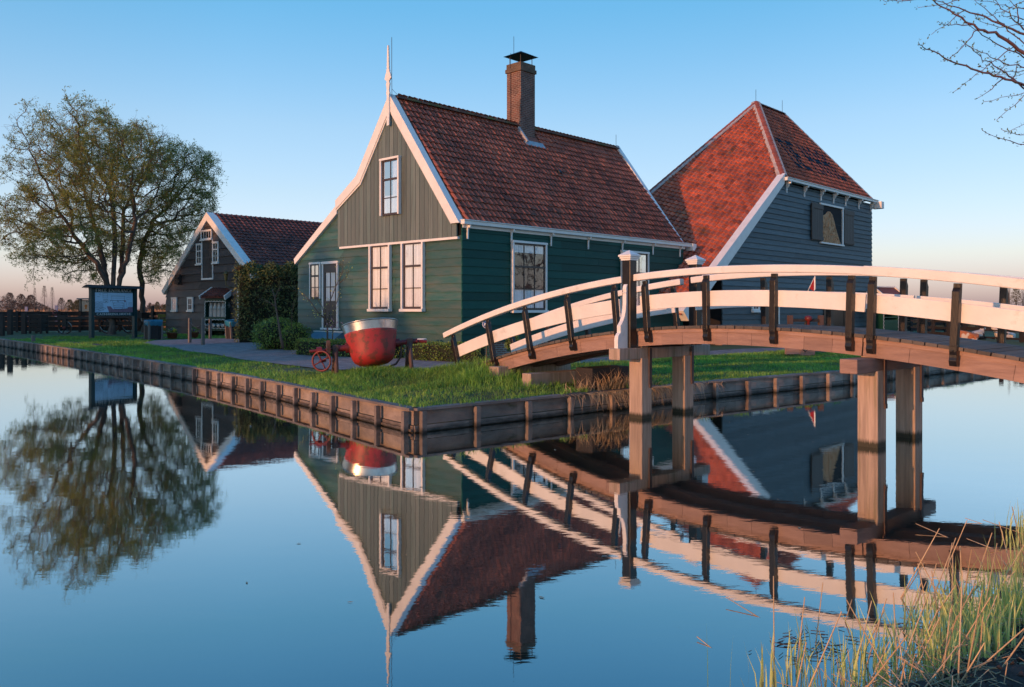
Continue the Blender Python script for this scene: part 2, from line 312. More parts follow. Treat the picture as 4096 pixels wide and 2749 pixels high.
M['glass'] = glassmat()
def watermat():
    m = bpy.data.materials.new('canal_water'); m.use_nodes = True; n = m.node_tree.nodes; l = m.node_tree.links
    for k in list(n):
        if k.type == 'BSDF_PRINCIPLED': n.remove(k)
    df = n.new('ShaderNodeBsdfDiffuse'); df.inputs[0].default_value = (0.020, 0.028, 0.022, 1)
    gl = n.new('ShaderNodeBsdfGlossy'); gl.inputs['Roughness'].default_value = 0.02; gl.inputs[0].default_value = (0.97, 0.99, 0.97, 1)
    lw = n.new('ShaderNodeLayerWeight'); lw.inputs[0].default_value = 0.5
    mr = n.new('ShaderNodeMapRange'); mr.inputs[1].default_value = 0.45; mr.inputs[2].default_value = 0.82; mr.inputs[3].default_value = 0.16; mr.inputs[4].default_value = 0.78
    mx = n.new('ShaderNodeMixShader'); l.new(lw.outputs['Facing'], mr.inputs[0]); l.new(mr.outputs[0], mx.inputs[0])
    tc = n.new('ShaderNodeTexCoord'); hsum = None
    for sc, d, amp in (((0.9, 1.6, 1), 2, 0.6), ((3.5, 7, 1), 2, 0.25), ((12, 26, 1), 2, 0.08)):
        mp = n.new('ShaderNodeMapping'); mp.inputs['Scale'].default_value = sc; l.new(tc.outputs['Object'], mp.inputs[0])
        nz = n.new('ShaderNodeTexNoise'); nz.inputs['Scale'].default_value = 1; nz.inputs['Detail'].default_value = d; l.new(mp.outputs[0], nz.inputs['Vector'])
        mu = n.new('ShaderNodeMath'); mu.operation = 'MULTIPLY'; mu.inputs[1].default_value = amp; l.new(nz.outputs[0], mu.inputs[0])
        if hsum is None: hsum = mu.outputs[0]
        else:
            ad = n.new('ShaderNodeMath'); l.new(hsum, ad.inputs[0]); l.new(mu.outputs[0], ad.inputs[1]); hsum = ad.outputs[0]
    big = n.new('ShaderNodeTexNoise'); big.inputs['Scale'].default_value = 0.12; big.inputs['Detail'].default_value = 3; l.new(tc.outputs['Object'], big.inputs['Vector'])
    br = n.new('ShaderNodeMapRange'); br.inputs[1].default_value = 0.4; br.inputs[2].default_value = 0.65; br.inputs[3].default_value = 0.55; br.inputs[4].default_value = 1.25; l.new(big.outputs[0], br.inputs[0])
    bp = n.new('ShaderNodeBump'); bp.inputs['Distance'].default_value = 0.0018; l.new(br.outputs[0], bp.inputs['Strength'])
    l.new(hsum, bp.inputs['Height']); l.new(bp.outputs[0], gl.inputs['Normal'])
    l.new(df.outputs[0], mx.inputs[1]); l.new(gl.outputs[0], mx.inputs[2]); l.new(mx.outputs[0], n['Material Output'].inputs[0]); return m
M['water'] = watermat()

# ------------------------------------------------------------------ ground, water, path (p, q run along the two bulkheads from their corner)
CN = np.array([-1.43, 12.1]); PB = np.array([.757, .653]); QA = np.array([-.653, .757])
def p0(q): return np.interp(q, [0, 6, 10, 18, 30, 40, 60], [0, .54, .74, .9, .92, .82, .8]) * (np.asarray(q) > 0)
def q0(p): return np.interp(p, [0, 7, 12, 18, 40], [0, 0, -.3, -.34, -.34])
def xy(p, q):
    p = np.asarray(p, float); q = np.asarray(q, float); w = np.clip(1 - np.abs(p) / 60, 0, 1); w2 = np.clip(1 - np.abs(q) / 60, 0, 1)
    pp = p + p0(q) * w; qq = q + q0(p) * w2
    return CN[0] + PB[0] * pp + QA[0] * qq, CN[1] + PB[1] * pp + QA[1] * qq
NBK = -8.40            # the near bank lies beyond q = NBK
def sm(x): x = np.clip(x, 0, 1); return x * x * (3 - 2 * x)
def hland(p, q):
    x, y = xy(p, q); e = np.minimum(p, q)
    h = 0.31 + 0.07 * sm(e / 1.2) + 0.03 * np.sin(x * .9 + 1) * np.sin(y * .7) * sm(e / 2)
    return h + 0.27 * np.exp(-((x + .55) ** 2 + (y - 16.75) ** 2) / (2 * .75 ** 2)) + 0.12 * np.exp(-((x + 2.8) ** 2 + (y - 17.2) ** 2) / 1.2)
def hground(p, q):
    land = (p >= .03) & (q >= .03)
    b = NBK + 0.18 * np.sin(p * 1.3) + .1 * np.sin(p * 3.1)
    near = 0.25 * sm((b - q + .55) / 1.7) - 0.9 * sm((q - b + .25) / 1.6)
    x, y = xy(p, q)
    near = near + 0.05 * np.sin(x * 5.1) * np.sin(y * 4.3) * (q < b)
    left = 0.5 * sm((-15 - p) / 2) - 1.0 * sm((p + 15.5) / 1.5)
    h = np.where(land, hland(p, q), np.maximum(near, left))
    return np.clip(h, -1.0, 2)
ps = np.concatenate([[-3000, -800, -300, -120, -60, -40, -30], np.arange(-24, -3, .7), np.arange(-2.8, -.05, .35), [-.03, .0, .035], np.arange(.25, 24, .35), np.arange(25, 60, 3), [80, 130, 300, 900, 3000]])
qs = np.concatenate([[-2500, -600, -200, -80, -40, -25, -18], np.arange(-14, -6.2, .22), np.arange(-6, -.1, .6), [-.03, .0, .035], np.arange(.25, 24, .35), np.arange(25, 60, 3), [80, 130, 300, 900, 3500]])
PP, QQ = np.meshgrid(ps, qs, indexing='ij'); GX, GY = xy(PP, QQ); GZ = hground(PP, QQ)
idx = np.arange(PP.size).reshape(PP.shape)
F = np.stack([idx[:-1, :-1], idx[1:, :-1], idx[1:, 1:], idx[:-1, 1:]], -1).reshape(-1, 4)
gm = raw('ground', np.stack([GX, GY, GZ], -1).reshape(-1, 3), F, M['ground'], kind='structure')
gm.data.polygons.foreach_set('use_smooth', [True] * len(gm.data.polygons))
# peaty soil along the near bank: a sheet over the ground
sp = np.arange(-6, 18, .09); sq = np.arange(-12.6, NBK + .38, .09); SP, SQ = np.meshgrid(sp, sq, indexing='ij'); SX, SY = xy(SP, SQ)
SZ = hground(SP, SQ) + .01 + NR.normal(0, .012, SP.shape) + .02 * np.sin(SX * 13) * np.sin(SY * 11)
idx = np.arange(SP.size).reshape(SP.shape); F = np.stack([idx[:-1, :-1], idx[1:, :-1], idx[1:, 1:], idx[:-1, 1:]], -1).reshape(-1, 4)
raw('soil', np.stack([SX, SY, SZ], -1).reshape(-1, 3), F, M['soil'], kind='structure')
MB().add([(-3000, -2500, 0), (3000, -2500, 0), (3000, 3000, 0), (-3000, 3000, 0)], [(0, 1, 2, 3)]).build('water', M['water'], kind='structure')
# brick path
outer = np.array([(24, 5.2), (15.3, 5.4), (9, 5.0), (4.6, 5.0), (3.7, 5.9), (2.9, 6.9), (2.0, 7.4), (1.7, 9.5), (1.9, 12.3), (2.5, 20.2), (3.2, 26), (5, 30)])
inner = np.array([(24, 6.7), (15.5, 6.9), (9, 6.6), (6.9, 7.3), (6.4, 8.5), (6.0, 10.3), (5.8, 11.8), (5.3, 14.5), (6.0, 17), (6.9, 20.4), (9.2, 25), (11, 28.7)])
def resamp(a, n):
    t = np.linspace(0, len(a) - 1, n); return np.stack([np.interp(t, np.arange(len(a)), a[:, i]) for i in (0, 1)], -1)
A1, A2 = resamp(outer, 90), resamp(inner, 90); PT = np.concatenate([A1, A2[::-1]])
w = np.linspace(0, 1, 9)[None, :, None]; G = A1[:, None, :] * (1 - w) + A2[:, None, :] * w
X, Y = xy(G[..., 0], G[..., 1]); Zp = hland(G[..., 0], G[..., 1]) + .022
idx = np.arange(X.size).reshape(X.shape); F = np.stack([idx[:-1, :-1], idx[1:, :-1], idx[1:, 1:], idx[:-1, 1:]], -1).reshape(-1, 4)
raw('path', np.stack([X, Y, Zp], -1).reshape(-1, 3), F, M['paver'], kind='structure')
def inpoly(p, q, poly):
    c = np.zeros(len(p), bool); j = len(poly) - 1
    for i in range(len(poly)):
        a, b = poly[i], poly[j]
        k = ((a[1] > q) != (b[1] > q)) & (p < (b[0] - a[0]) * (q - a[1]) / (b[1] - a[1] + 1e-12) + a[0]); c ^= k; j = i
    return c

# ------------------------------------------------------------------ bulkheads: each retaining wall is one thing with posts, boards and a cap
def bulkhead(name, label, run, n, post_at, outward, group):
    """run(t) -> (x, y); outward(t) -> unit 2-vector to the water"""
    x, y = run(0); root = thing(name, (x, y, 0), label, 'retaining wall', group)
    ts = np.linspace(0, 1, n); c = MB(); w1 = MB()
    for i in range(n - 1):
        a, b = np.array(run(ts[i])), np.array(run(ts[i + 1])); o = outward; d = (b - a) / np.linalg.norm(b - a); L = np.linalg.norm(b - a)
        fr = Fr((*a, 0), (*d, 0), (*o, 0)); j = random.uniform(-.004, .004)
        c.box(fr, (0, L - .006), (-.09 + j, .085 + j), (.325, .362), random.random())
        w1.box(fr, (0, L), (-.03, .0), (.11, .327), random.random()); w1.box(fr, (0, L - .004), (-.02, .02 + j), (-.4, .10), random.random())
        w1.box(fr, (0, L - .01), (.022, .05), (.015, .05), random.random())
    w1.build('boards', M['bulk'], root); c.build('cap', M['bulkcap'], root)
    for t in post_at:
        a = np.array(run(t)); e = np.array(run(min(t + .004, 1))) - np.array(run(max(t - .004, 0))); d = e / np.linalg.norm(e)
        fr = Fr((*a, 0), (*d, 0), (*outward, 0)); j = random.uniform(-.02, .02); d2 = np.array([*d, random.uniform(-.03, .03)]); fr = Fr(fr.o, fr.m[0], fr.m[1], np.array([d[0] * j * 1.6, d[1] * j * 1.6, 1]))
        MB().box(fr, (-.045 + j * .3, .045 - j * .2), (.052, .135), (-.5, .318 - abs(j) * .8), random.random(), taper=(.004, .003)).build('post', M['bulk'], root)
    return root
bulkhead('bulkhead', 'long timber canal retaining wall running back to the left below the grass strip', lambda t: tuple(float(k) for k in xy(0, t * 42.0)), 44,
         [k / 42.0 for k in np.concatenate([[.12], np.arange(.95, 41.5, .88) + NR.uniform(-.06, .06, 47)])], -PB, 'timber bulkheads')
bulkhead('bulkhead', 'timber canal retaining wall under the bridge with dry grass hanging over it', lambda t: tuple(float(k) for k in xy(t * 24.0, 0)), 25,
         [k / 24.0 for k in np.concatenate([[.1], np.arange(1.1, 23, 1.02) + NR.uniform(-.06, .06, 22)])], -QA, 'timber bulkheads')
# ------------------------------------------------------------------ building helpers
def siding(m, fr, z0, z1, step, lo, hi, out=.024, base=0.0, joints=True):
    z = z0
    while z < z1 - .02:
        zt = min(z + step, z1); a0, a1, b0, b1 = lo(z), hi(z), lo(zt), hi(zt)
        cuts = [0.0, 1.0]
        if joints and a1 - a0 > 3 and random.random() < .7: cuts = [0.0, random.uniform(.25, .75), 1.0]
        for i in range(len(cuts) - 1):
            f0, f1 = cuts[i], cuts[i + 1]; g = .0015 if len(cuts) > 2 else 0
            P = lambda f, lo_, hi_: lo_ + (hi_ - lo_) * f
            x0, x1, y0, y1 = P(f0, a0, a1) + g, P(f1, a0, a1) - g, P(f0, b0, b1) + g, P(f1, b0, b1) - g
            j = random.uniform(-.0025, .0025)
            V8 = [fr((x0, base - .02, z)), fr((x1, base - .02, z)), fr((x1, base + out + j, z)), fr((x0, base + out + j, z)),
                  fr((y0, base - .02, zt)), fr((y1, base - .02, zt)), fr((y1, base + .006 + j, zt + .004)), fr((y0, base + .006 + j, zt + .004))]
            m.add(V8, [(0, 3, 2, 1), (4, 5, 6, 7), (3, 7, 6, 2), (0, 4, 7, 3), (1, 2, 6, 5), (0, 1, 5, 4)], random.random())
        z += step
def pantiles(m, fr, na, nb, wa, wb, inside, tint=None, letters=None, lift=.052):
    prof = [(0, .0), (.14, .036), (.3, .056), (.46, .046), (.62, .014), (.8, -.008), (1.0, .0)]
    for i in range(na):
        for j in range(nb):
            a, b = i * wa, j * wb
            if not inside(a + wa / 2, b + wb / 2): continue
            jz = random.gauss(0, .005); ja = random.gauss(0, .006); jb = random.gauss(0, .011)
            vs = []
            for k, (x, h) in enumerate(prof):
                sag = -.02 * math.sin(x * math.pi * 1.2)
                vs.append(fr((a + x * wa + ja, b + jb + sag, h + lift + jz)))
            for x, h in prof: vs.append(fr((a + x * wa + ja, b + wb * 1.06, h + .004)))
            for k, (x, h) in enumerate(prof):
                sag = -.02 * math.sin(x * math.pi * 1.2); vs.append(fr((a + x * wa + ja, b + jb + sag + .012, h * .8 - .004)))
            n = len(prof); t = random.gauss(.5, .22) if tint is None else tint(i, j)
            tgt = letters[1](i, j) if letters else None; tgt = m if tgt is None else tgt
            tgt.add(vs, [(k, k + 1, n + k + 1, n + k) for k in range(n - 1)] + [(2 * n + k, 2 * n + k + 1, k + 1, k) for k in range(n - 1)], min(1, max(0, t)))
def ridgecaps(m, mort, p, q, L=.36, r=.12, up=(0, 0, 1)):
    p, q = np.array(p, float), np.array(q, float); d = q - p; n = max(1, int(np.linalg.norm(d) / L)); d = d / np.linalg.norm(d)
    side = np.cross(d, up); side /= np.linalg.norm(side); upv = np.cross(side, d)
    st = np.linalg.norm(q - p) / n
    for i in range(n):
        A = p + d * (st * i); B = p + d * (st * (i + 1) - (.012 if mort else -.03)); vs = []
        for P, rr in ((A, r), (B, r * .93)):
            for k in range(7):
                a = math.pi * k / 6; vs.append(P + side * math.cos(a) * rr * 1.1 + upv * (math.sin(a) * rr * .8 - .03))
        m.add(vs, [(k, k + 1, 8 + k, 7 + k) for k in range(6)] + [tuple(range(6, -1, -1)), tuple(range(7, 14))], random.random())
    if mort:
        vs = []
        for P in (p, q):
            for k in range(7):
                a = math.pi * k / 6; vs.append(P + side * math.cos(a) * r * 1.45 + upv * (math.sin(a) * r * .74 - .045))
        mort.add(vs, [(k, k + 1, 8 + k, 7 + k) for k in range(6)])
def window(root, fr, a0, a1, z0, z1, depth=.09, cas=.07, top=True, sill=True, rows=(.35, .335, .315), cols=2, sash='sash', curt=(0, .32), side=False, flip=False, white_sash=False, thick=.045, head=.07):
    """white casing standing proud of the boards, sash and pane set inside it"""
    c = MB()
    c.box(fr, (a0, a0 + cas), (0, depth), (z0, z1)); c.box(fr, (a1 - cas, a1), (0, depth), (z0, z1))
    if top: c.box(fr, (a0 - .01, a1 + .01), (0, depth + .012), (z1 - head + .003, z1 + .003))
    if sill: c.box(fr, (a0 - .02, a1 + .02), (0, depth + .05), (z0 - .03, z0 + .055))
    w = c.build('window', M['white'], root, bevel=.004)
    i0, i1 = a0 + cas + .002, a1 - cas - .002; k0 = z0 + (.058 if sill else .0); k1 = z1 - (head if top else 0.0)
    s = MB(); D0, D1 = .030, .062; H = k1 - k0
    s.box(fr, (i0, i0 + thick), (D0, D1), (k0, k1)); s.box(fr, (i1 - thick, i1), (D0, D1), (k0, k1))
    s.box(fr, (i0 + thick, i1 - thick), (D0 + .001, D1 - .001), (k1 - thick, k1 - .001)); s.box(fr, (i0 + thick, i1 - thick), (D0 + .001, D1 - .001), (k0 + .001, k0 + thick * 1.5))
    zc = k0; n = len(rows)
    for r_i, r in enumerate(rows[::-1][:-1]):
        zc += r * H; meet = (r_i == n - 2 and n > 2); hh = .032 if meet else .014
        s.box(fr, (i0 + thick, i1 - thick), (D0 + .002, D1 + (.01 if meet else -.003)), (zc - hh, zc + hh))
    for k in range(1, cols):
        x = i0 + (i1 - i0) * k / cols; s.box(fr, (x - .013, x + .013), (D0 + .004, D1 - .006), (k0 + thick, k1 - thick))
    s.build('sash', M['white'] if white_sash else M['sash'], w)
    b = MB(); b.box(fr, (i0, i1), (.002, .020), (k0, k1)); b.build('backing', M['dark'], w)
    if curt:
        cu = MB(); n2 = 28
        for (x0, x1, c0, c1) in curt:
            vs = []; m2 = max(6, int((x1 - x0) * 40))
            for k in range(m2 + 1):
                x = i0 + (i1 - i0) * (x0 + (x1 - x0) * k / m2); d = .0245 + .0022 * math.sin(k * 2.1) + .001 * math.sin(k * 5.3)
                vs += [fr((x, d, k0 + H * c0)), fr((x, d, k0 + H * c1))]
            cu.add(vs, [(2 * k, 2 * k + 2, 2 * k + 3, 2 * k + 1) for k in range(m2)])
        cu.build('curtain', M['curtain'], w)
    MB().add([fr((i0, .040, k0)), fr((i1, .040, k0)), fr((i1, .040, k1)), fr((i0, .040, k1))], [(0, 1, 2, 3)]).build('pane', M['glass'], w)
    return w
def bracket(root, fr, a, z, w=.05, reach=.17, drop=.42, name='bracket'):
    o = [(.02, z), (reach, z), (reach, z - .07), (reach - .02, z - .10), (reach - .055, z - .075), (reach - .085, z - .10), (reach - .105, z - .20), (.065, z - .30), (.06, z - drop), (.02, z - drop)]
    return MB().prism(Fr(fr((a, 0, 0)), *fr.m), o, -w / 2, w / 2, 'bc').build(name, M['white'], root)

# ------------------------------------------------------------------ the green house
K = np.array([-1.467, 24.6, 0.])
gf = Fr(K, U, -V)                 # gable: a to the left, b out, c up
sf = Fr(K, V, -U)                 # long side: a to the back right, b out
house = thing('green_house', K, 'large green wooden gabled house with tall white finial and brick chimney', 'house')
def gout(z):                      # outer edges of the main gable outline
    return np.interp(z, [4.36, 8.73], [0.0, 3.30]), np.interp(z, [5.57, 6.28, 8.73], [6.28, 5.09, 3.30])
# walls
wall = MB(); lw = lambda z: 0.0
hi = lambda z: 8.87 if z < 3.56 else float(np.interp(z, [3.56, 5.4], [8.87, 6.28]))
siding(wall, gf, .80, 4.0, .2545, lambda z: 0.0, hi, out=.032)
siding(wall, gf, 4.1065 - .2545 * .42, 5.45, .2545, lambda z: 6.05, hi)
wall.build('front_wall', M['frontgreen'], house)
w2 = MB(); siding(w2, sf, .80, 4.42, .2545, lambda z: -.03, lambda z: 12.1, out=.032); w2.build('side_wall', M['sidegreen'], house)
core = MB(); core.box(Fr(K, U, V), (.03, 6.2), (.03, 12.05), (.3, 4.35)); core.box(Fr(K, U, V), (6.2, 8.84), (.03, 12.05), (.3, 3.5))
core.prism(gf, [(.05, 4.3), (3.3, 8.55), (5.0, 6.1), (6.2, 5.3), (8.8, 3.5), (8.8, 3.3), (.05, 3.3)], -12.04, -.03); core.build('inner_wall', M['dark'], house)
pl = MB(); pl.box(Fr(K, U, V), (.015, 8.86), (.012, 12.08), (.1, .80)); pl.build('plinth', M['plinth'], house)
# upper gable boarding, standing proud of the wall below
up = MB(); a = .17; j = 0
while a < 6.24:
    wd = min(random.uniform(.19, .23), 6.25 - a); b = a + wd - .013
    def ztop(x): return float(min(np.interp(x, [.2, 3.30], [4.40, 8.5]), np.interp(x, [3.30, 4.95, 6.27], [8.5, 6.13, 5.40])))
    mid = 3.3 if a < 3.3 < b else None
    pts = [(a, 3.965), (b, 3.965), (b, ztop(b))] + ([(3.3, 8.5)] if mid else []) + [(a, ztop(a))]
    up.prism(gf, pts, .03, .085 + random.uniform(-.003, .003), tint=random.random()); a += wd
up.build('gable_boarding', M['gable'], house)
bd = MB(); bd.box(gf, (.10, 6.12), (.026, .115), (3.89, 3.962)); bd.build('band', M['white'], house, bevel=.004)
# barge boards
bg_ = MB()
bg_.strip(gf, [(-.02, 4.36), (3.30, 8.76), (5.09, 6.30), (6.30, 5.58)], [(.33, 4.36), (3.29, 8.24), (4.90, 6.04), (6.28, 5.27)], -.10, .16)
bg_.strip(gf, [(6.26, 5.44), (8.99, 3.66)], [(6.26, 5.12), (8.93, 3.46)], -.12, .13)
bg_.build('barge_board', M['white'], house, bevel=.006)
tr = MB(); tr.strip(gf, [(.33, 4.36), (3.29, 8.24), (4.90, 6.04), (6.28, 5.27)], [(.38, 4.36), (3.29, 8.17), (4.87, 5.99), (6.28, 5.21)], .09, .13); tr.build('barge_trim', M['white'], house)
bb = MB(); bb.strip(Fr(sf((12.2, 0, 0)), U, V), [(-.06, 4.34), (3.30, 8.86)], [(.25, 4.34), (3.30, 8.46)], -.13, .10); bb.build('rear_barge_board', M['white'], house, bevel=.005)
fin = [(0.0, 7.72)]; 
half = [(.055, 7.72), (.06, 7.75), (.06, 8.70), (.085, 8.76), (.06, 8.86), (.075, 8.98), (.095, 9.06), (.06, 9.14), (.11, 9.19), (.155, 9.22), (.175, 9.25), (.15, 9.28), (.135, 9.34), (.11, 9.41), (.07, 9.45), (.085, 9.50)]
for k in range(8): half += [(.062 - k * .0035, 9.53 + k * .095), (.05 - k * .0035, 9.575 + k * .095)]
half += [(.026, 10.3)]
finial = MB().prism(gf, [(3.29 + x, z) for x, z in half] + [(3.29 - x, z) for x, z in half[::-1]], .165, .215).build('finial', M['white'], house, bevel=.006)
rod = MB(); rod.tube([gf((3.19, .12, 8.6)), gf((3.2, .12, 9.4)), gf((3.2, .12, 10.56))], .009, 6)
rod.tube([gf((3.2, .12, 8.9)), gf((3.05, -.05, 8.66)), gf((3.2, -.3, 8.72))] + [gf((3.3, -v, 8.77)) for v in np.arange(.6, 12.2, .6)], .006, 5)
rod.tube([gf((3.3, -12.1, 8.8)), gf((3.3, -12.1, 9.3))], .009, 6); rod.build('lightning_rod', M['metal'], house)
# roof
rs = np.array([3.25, 4.15]); rl = np.linalg.norm(rs); ru = rs / rl
upv = U * ru[0] + Z * ru[1]; nrm = -U * ru[1] + Z * ru[0]
rf = Fr(K + U * .03 + Z * 4.43, V, upv, nrm); roof = MB()
def tint_house(i, j): return random.gauss(.38 + .3 * j / 18 + .12 * math.sin(i * .35 + j * .2), .17)
pantiles(roof, rf.at(.16, 0, 0), 55, 19, .2195, .283, lambda a, b: not (5.62 < a < 6.5 and b > 4.55), tint_house)
lf = Fr(K + U * 6.25 + Z * 5.60, V, (-U * 1.2 + Z * .72) / 1.4, (U * .72 + Z * 1.2) / 1.4)
roof.box(rf, (.1, 12.1), (0, rl), (-.06, .0))
for (u0, z0, u1, z1) in ((6.29, 5.58, 5.08, 6.3), (5.08, 6.3, 3.3, 8.72), (8.95, 3.62, 6.29, 5.4)):
    d = np.array([u1 - u0, z1 - z0]); L = np.linalg.norm(d); d /= L; fr = Fr(K + U * u0 + Z * (z0 - .02), V, U * d[0] + Z * d[1], U * d[1] * 1 - Z * d[0] * 1)
    fr = Fr(fr.o, fr.m[0], fr.m[1], np.array(U * d[1] - Z * d[0]) * (1 if d[0] < 0 else -1))
    pantiles(roof, fr.at(.16, 0, 0), 55, int(L / .283) + 1, .2195, .283, lambda a, b: True); roof.box(fr, (.1, 12.1), (0, L), (-.08, 0))
roof_o = roof.build('roof', M['rooftile'], house)
rc = MB(); ridgecaps(rc, None, gf((3.3, -.1, 8.68)), gf((3.3, -12.15, 8.70)), .34, .14); rc.build('ridge_tile', M['mossridge'], roof_o)
vt = MB(); vt.box(rf.at(6.6, 3.05, .04), (-.06, .1), (-.1, .1), (0, .09), taper=(.02, .03)); vt.build('roof_vent', M['metal'], roof_o)
gt = MB(); gt.box(sf, (-.10, 12.5), (.03, .19), (4.32, 4.43)); gt.box(sf, (-.12, 12.52), (.01, .225), (4.43, 4.455))
gt.box(sf, (-.02, 12.2), (.02, .05), (4.22, 4.32)); gt.prism(Fr(sf((12.45, 0, 0)), V, -U), [(0, 4.17), (.0, 4.45), (.26, 4.45), (.26, 4.3), (.2, 4.26), (.12, 4.17)], -.05, .27); gt.build('gutter', M['white'], house, bevel=.005)
for v in (.17, 2.06, 3.96, 5.94, 7.95, 9.92, 11.83): bracket(house, sf, v, 4.318)
# chimney
cf = Fr(K, U, V); ch = MB(); cu0, cu1, cv0, cv1 = 3.06, 3.78, 5.83, 6.62
ch.box(cf, (cu0, cu1), (cv0, cv1), (7.6, 10.72)); cho = ch.build('chimney', M['brick'], house)
c2 = MB(); c2.box(cf, (cu0 - .045, cu1 + .045), (cv0 - .045, cv1 + .045), (10.722, 10.86)); c2.box(cf, (cu0 - .01, cu1 + .01), (cv0 - .01, cv1 + .01), (10.862, 11.05)); c2.build('chimney_crown', M['mossbrick'], cho)
c3 = MB()
for a in (cu0 + .08, cu1 - .08):
    for b in (cv0 + .08, cv1 - .08): c3.tube([cf((a, b, 11.05)), cf((a, b, 11.4))], .016, 6)
mu, mv = (cu0 + cu1) / 2, (cv0 + cv1) / 2
c3.add([cf((cu0 - .1, cv0 - .1, 11.36)), cf((cu1 + .1, cv0 - .1, 11.36)), cf((cu1 + .1, cv1 + .1, 11.36)), cf((cu0 - .1, cv1 + .1, 11.36)), cf((mu, mv, 11.6))], [(0, 1, 2, 3), (0, 1, 4), (1, 2, 4), (2, 3, 4), (3, 0, 4)])
c3.tube([cf((cu0 + .45, cv0 + .1, 11.45)), cf((cu0 + .45, cv0 + .1, 12.1))], .009, 5); c3.tube([cf((cu0 + .5, cv0 - .02, 8.7)), cf((cu0 + .5, cv0 - .02, 11.45))], .008, 5)
c3.build('chimney_cowl', M['metal'], cho)
fl = MB(); fl.box(rf.at(5.76, 4.30, .055), (-.08, .98), (0, .26), (0, .03)); fl.box(rf.at(5.76, 4.42, .05), (-.03, .05), (0, .75), (0, .12)); fl.build('flashing', M['lead'], cho)
# windows and door
ct = [(0, 1, 0, .98)]
window(house, gf.at(0, .032), 1.65, 2.72, 1.76, 3.89, top=False, curt=ct, depth=.12)
window(house, gf.at(0, .032), 3.30, 4.40, 1.76, 3.89, top=False, curt=ct, depth=.12)
window(house, gf.at(0, .086), 2.755, 3.735, 4.84, 6.69, curt=[(0, .95, 0, .36), (0, .4, .36, .96), (.9, 1, .3, 1)], depth=.12, sill=False)
window(house, gf.at(0, .032), 7.33, 8.02, 2.18, 3.49, rows=(.34, .33, .33), curt=None, depth=.06, sill=False, cas=.055)
window(house, sf.at(0, .032), 2.04, 3.68, 1.72, 3.97, cols=3, curt=[(0, 1, 0, .32), (.02, .98, .86, .97)], depth=.10)
window(house, sf.at(0, .032), 7.84, 9.55, 1.72, 3.96, cols=3, curt=[(0, .2, 0, .97), (.8, 1, 0, .97)], depth=.10)
dm = MB(); dm.box(gf, (6.26, 6.33), (.02, .09), (1.12, 3.42)); dm.box(gf, (7.15, 7.22), (.02, .09), (1.12, 3.42)); dm.box(gf, (6.23, 7.26), (.02, .11), (3.40, 3.49)); dm.box(gf, (6.2, 7.28), (.02, .12), (1.08, 1.15))
dfr = dm.build('door_frame', M['white'], house, bevel=.004)
dd = MB()
dd.box(gf, (6.33, 6.45), (.03, .06), (1.15, 3.40)); dd.box(gf, (7.04, 7.15), (.03, .06), (1.15, 3.40)); dd.box(gf, (6.45, 7.04), (.031, .059), (3.10, 3.40)); dd.box(gf, (6.45, 7.04), (.031, .059), (1.85, 2.08)); dd.box(gf, (6.45, 7.04), (.03, .045), (1.15, 1.85))
dd.box(gf, (6.725, 6.755), (.032, .058), (2.08, 3.10)); dd.box(gf, (6.45, 7.04), (.033, .057), (2.575, 2.605))
do = dd.build('door', M['sash'], house, bevel=.004)
ov = MB(); ov.lathe(Fr(gf((6.75, .046, 1.52)), U * .75, Z * 1.15, -V), [(0, .045), (.12, .04), (.17, .02), (.2, 0)], 20); ov.build('door_panel', M['shutter'], do, smooth=True)
MB().box(gf, (6.45, 7.04), (.026, .030), (2.08, 3.1)).build('door_backing', M['dark'], do)
cu = MB(); vs = []
for k in range(31): vs += [gf((6.46 + .57 * k / 30, .034 + .002 * math.sin(k * 2.0), 2.1)), gf((6.46 + .57 * k / 30, .034 + .002 * math.sin(k * 2.0), 3.09))]
cu.add(vs, [(2 * k, 2 * k + 2, 2 * k + 3, 2 * k + 1) for k in range(30)]); cu.build('curtain', M['curtain'], do)
MB().add([gf((6.45, .043, 2.08)), gf((7.04, .043, 2.08)), gf((7.04, .043, 3.1)), gf((6.45, .043, 3.1))], [(0, 1, 2, 3)]).build('pane', M['glass'], do)

# ------------------------------------------------------------------ the hay barn on the right
O2 = np.array([8.5, 33.4, 0.]); hf = Fr(O2, V, -U); hb = Fr(O2, V, U)
hay = thing('hay_barn', O2, 'dark blue boarded hay barn with a steep orange red pyramid roof', 'barn')
A_, A2_ = (9.5, 3.45, 12.36), (12.6, 3.45, 12.36)
bz = lambda z: float(np.interp(z, [3.3, 7.62], [-.25, 5.15]))
hw = MB(); z = .25
siding(hw, hf, .45, 7.5, .232, lambda z: max(bz(z), -.25) + .1 if z > 3.2 else -.1, lambda z: 15.95, out=.045)
hw.build('front_wall', M['hayblue'], hay)
hc = MB(); hc.prism(hf, [(-.05, .3), (15.9, .3), (15.9, 7.4), (5.3, 7.4), (-.05, 3.4)], -4.4, -.03); hc.build('inner_wall', M['dark'], hay)
MB().box(hf, (-.1, 15.9), (-.3, .012), (.1, .45)).build('plinth', M['plinth'], hay)
side2 = MB(); siding(side2, Fr(hb((15.95, 0, 0)), U, V), .45, 7.5, .232, lambda z: .0, lambda z: 6.0, out=.045); side2.build('end_wall', M['hayblue'], hay)
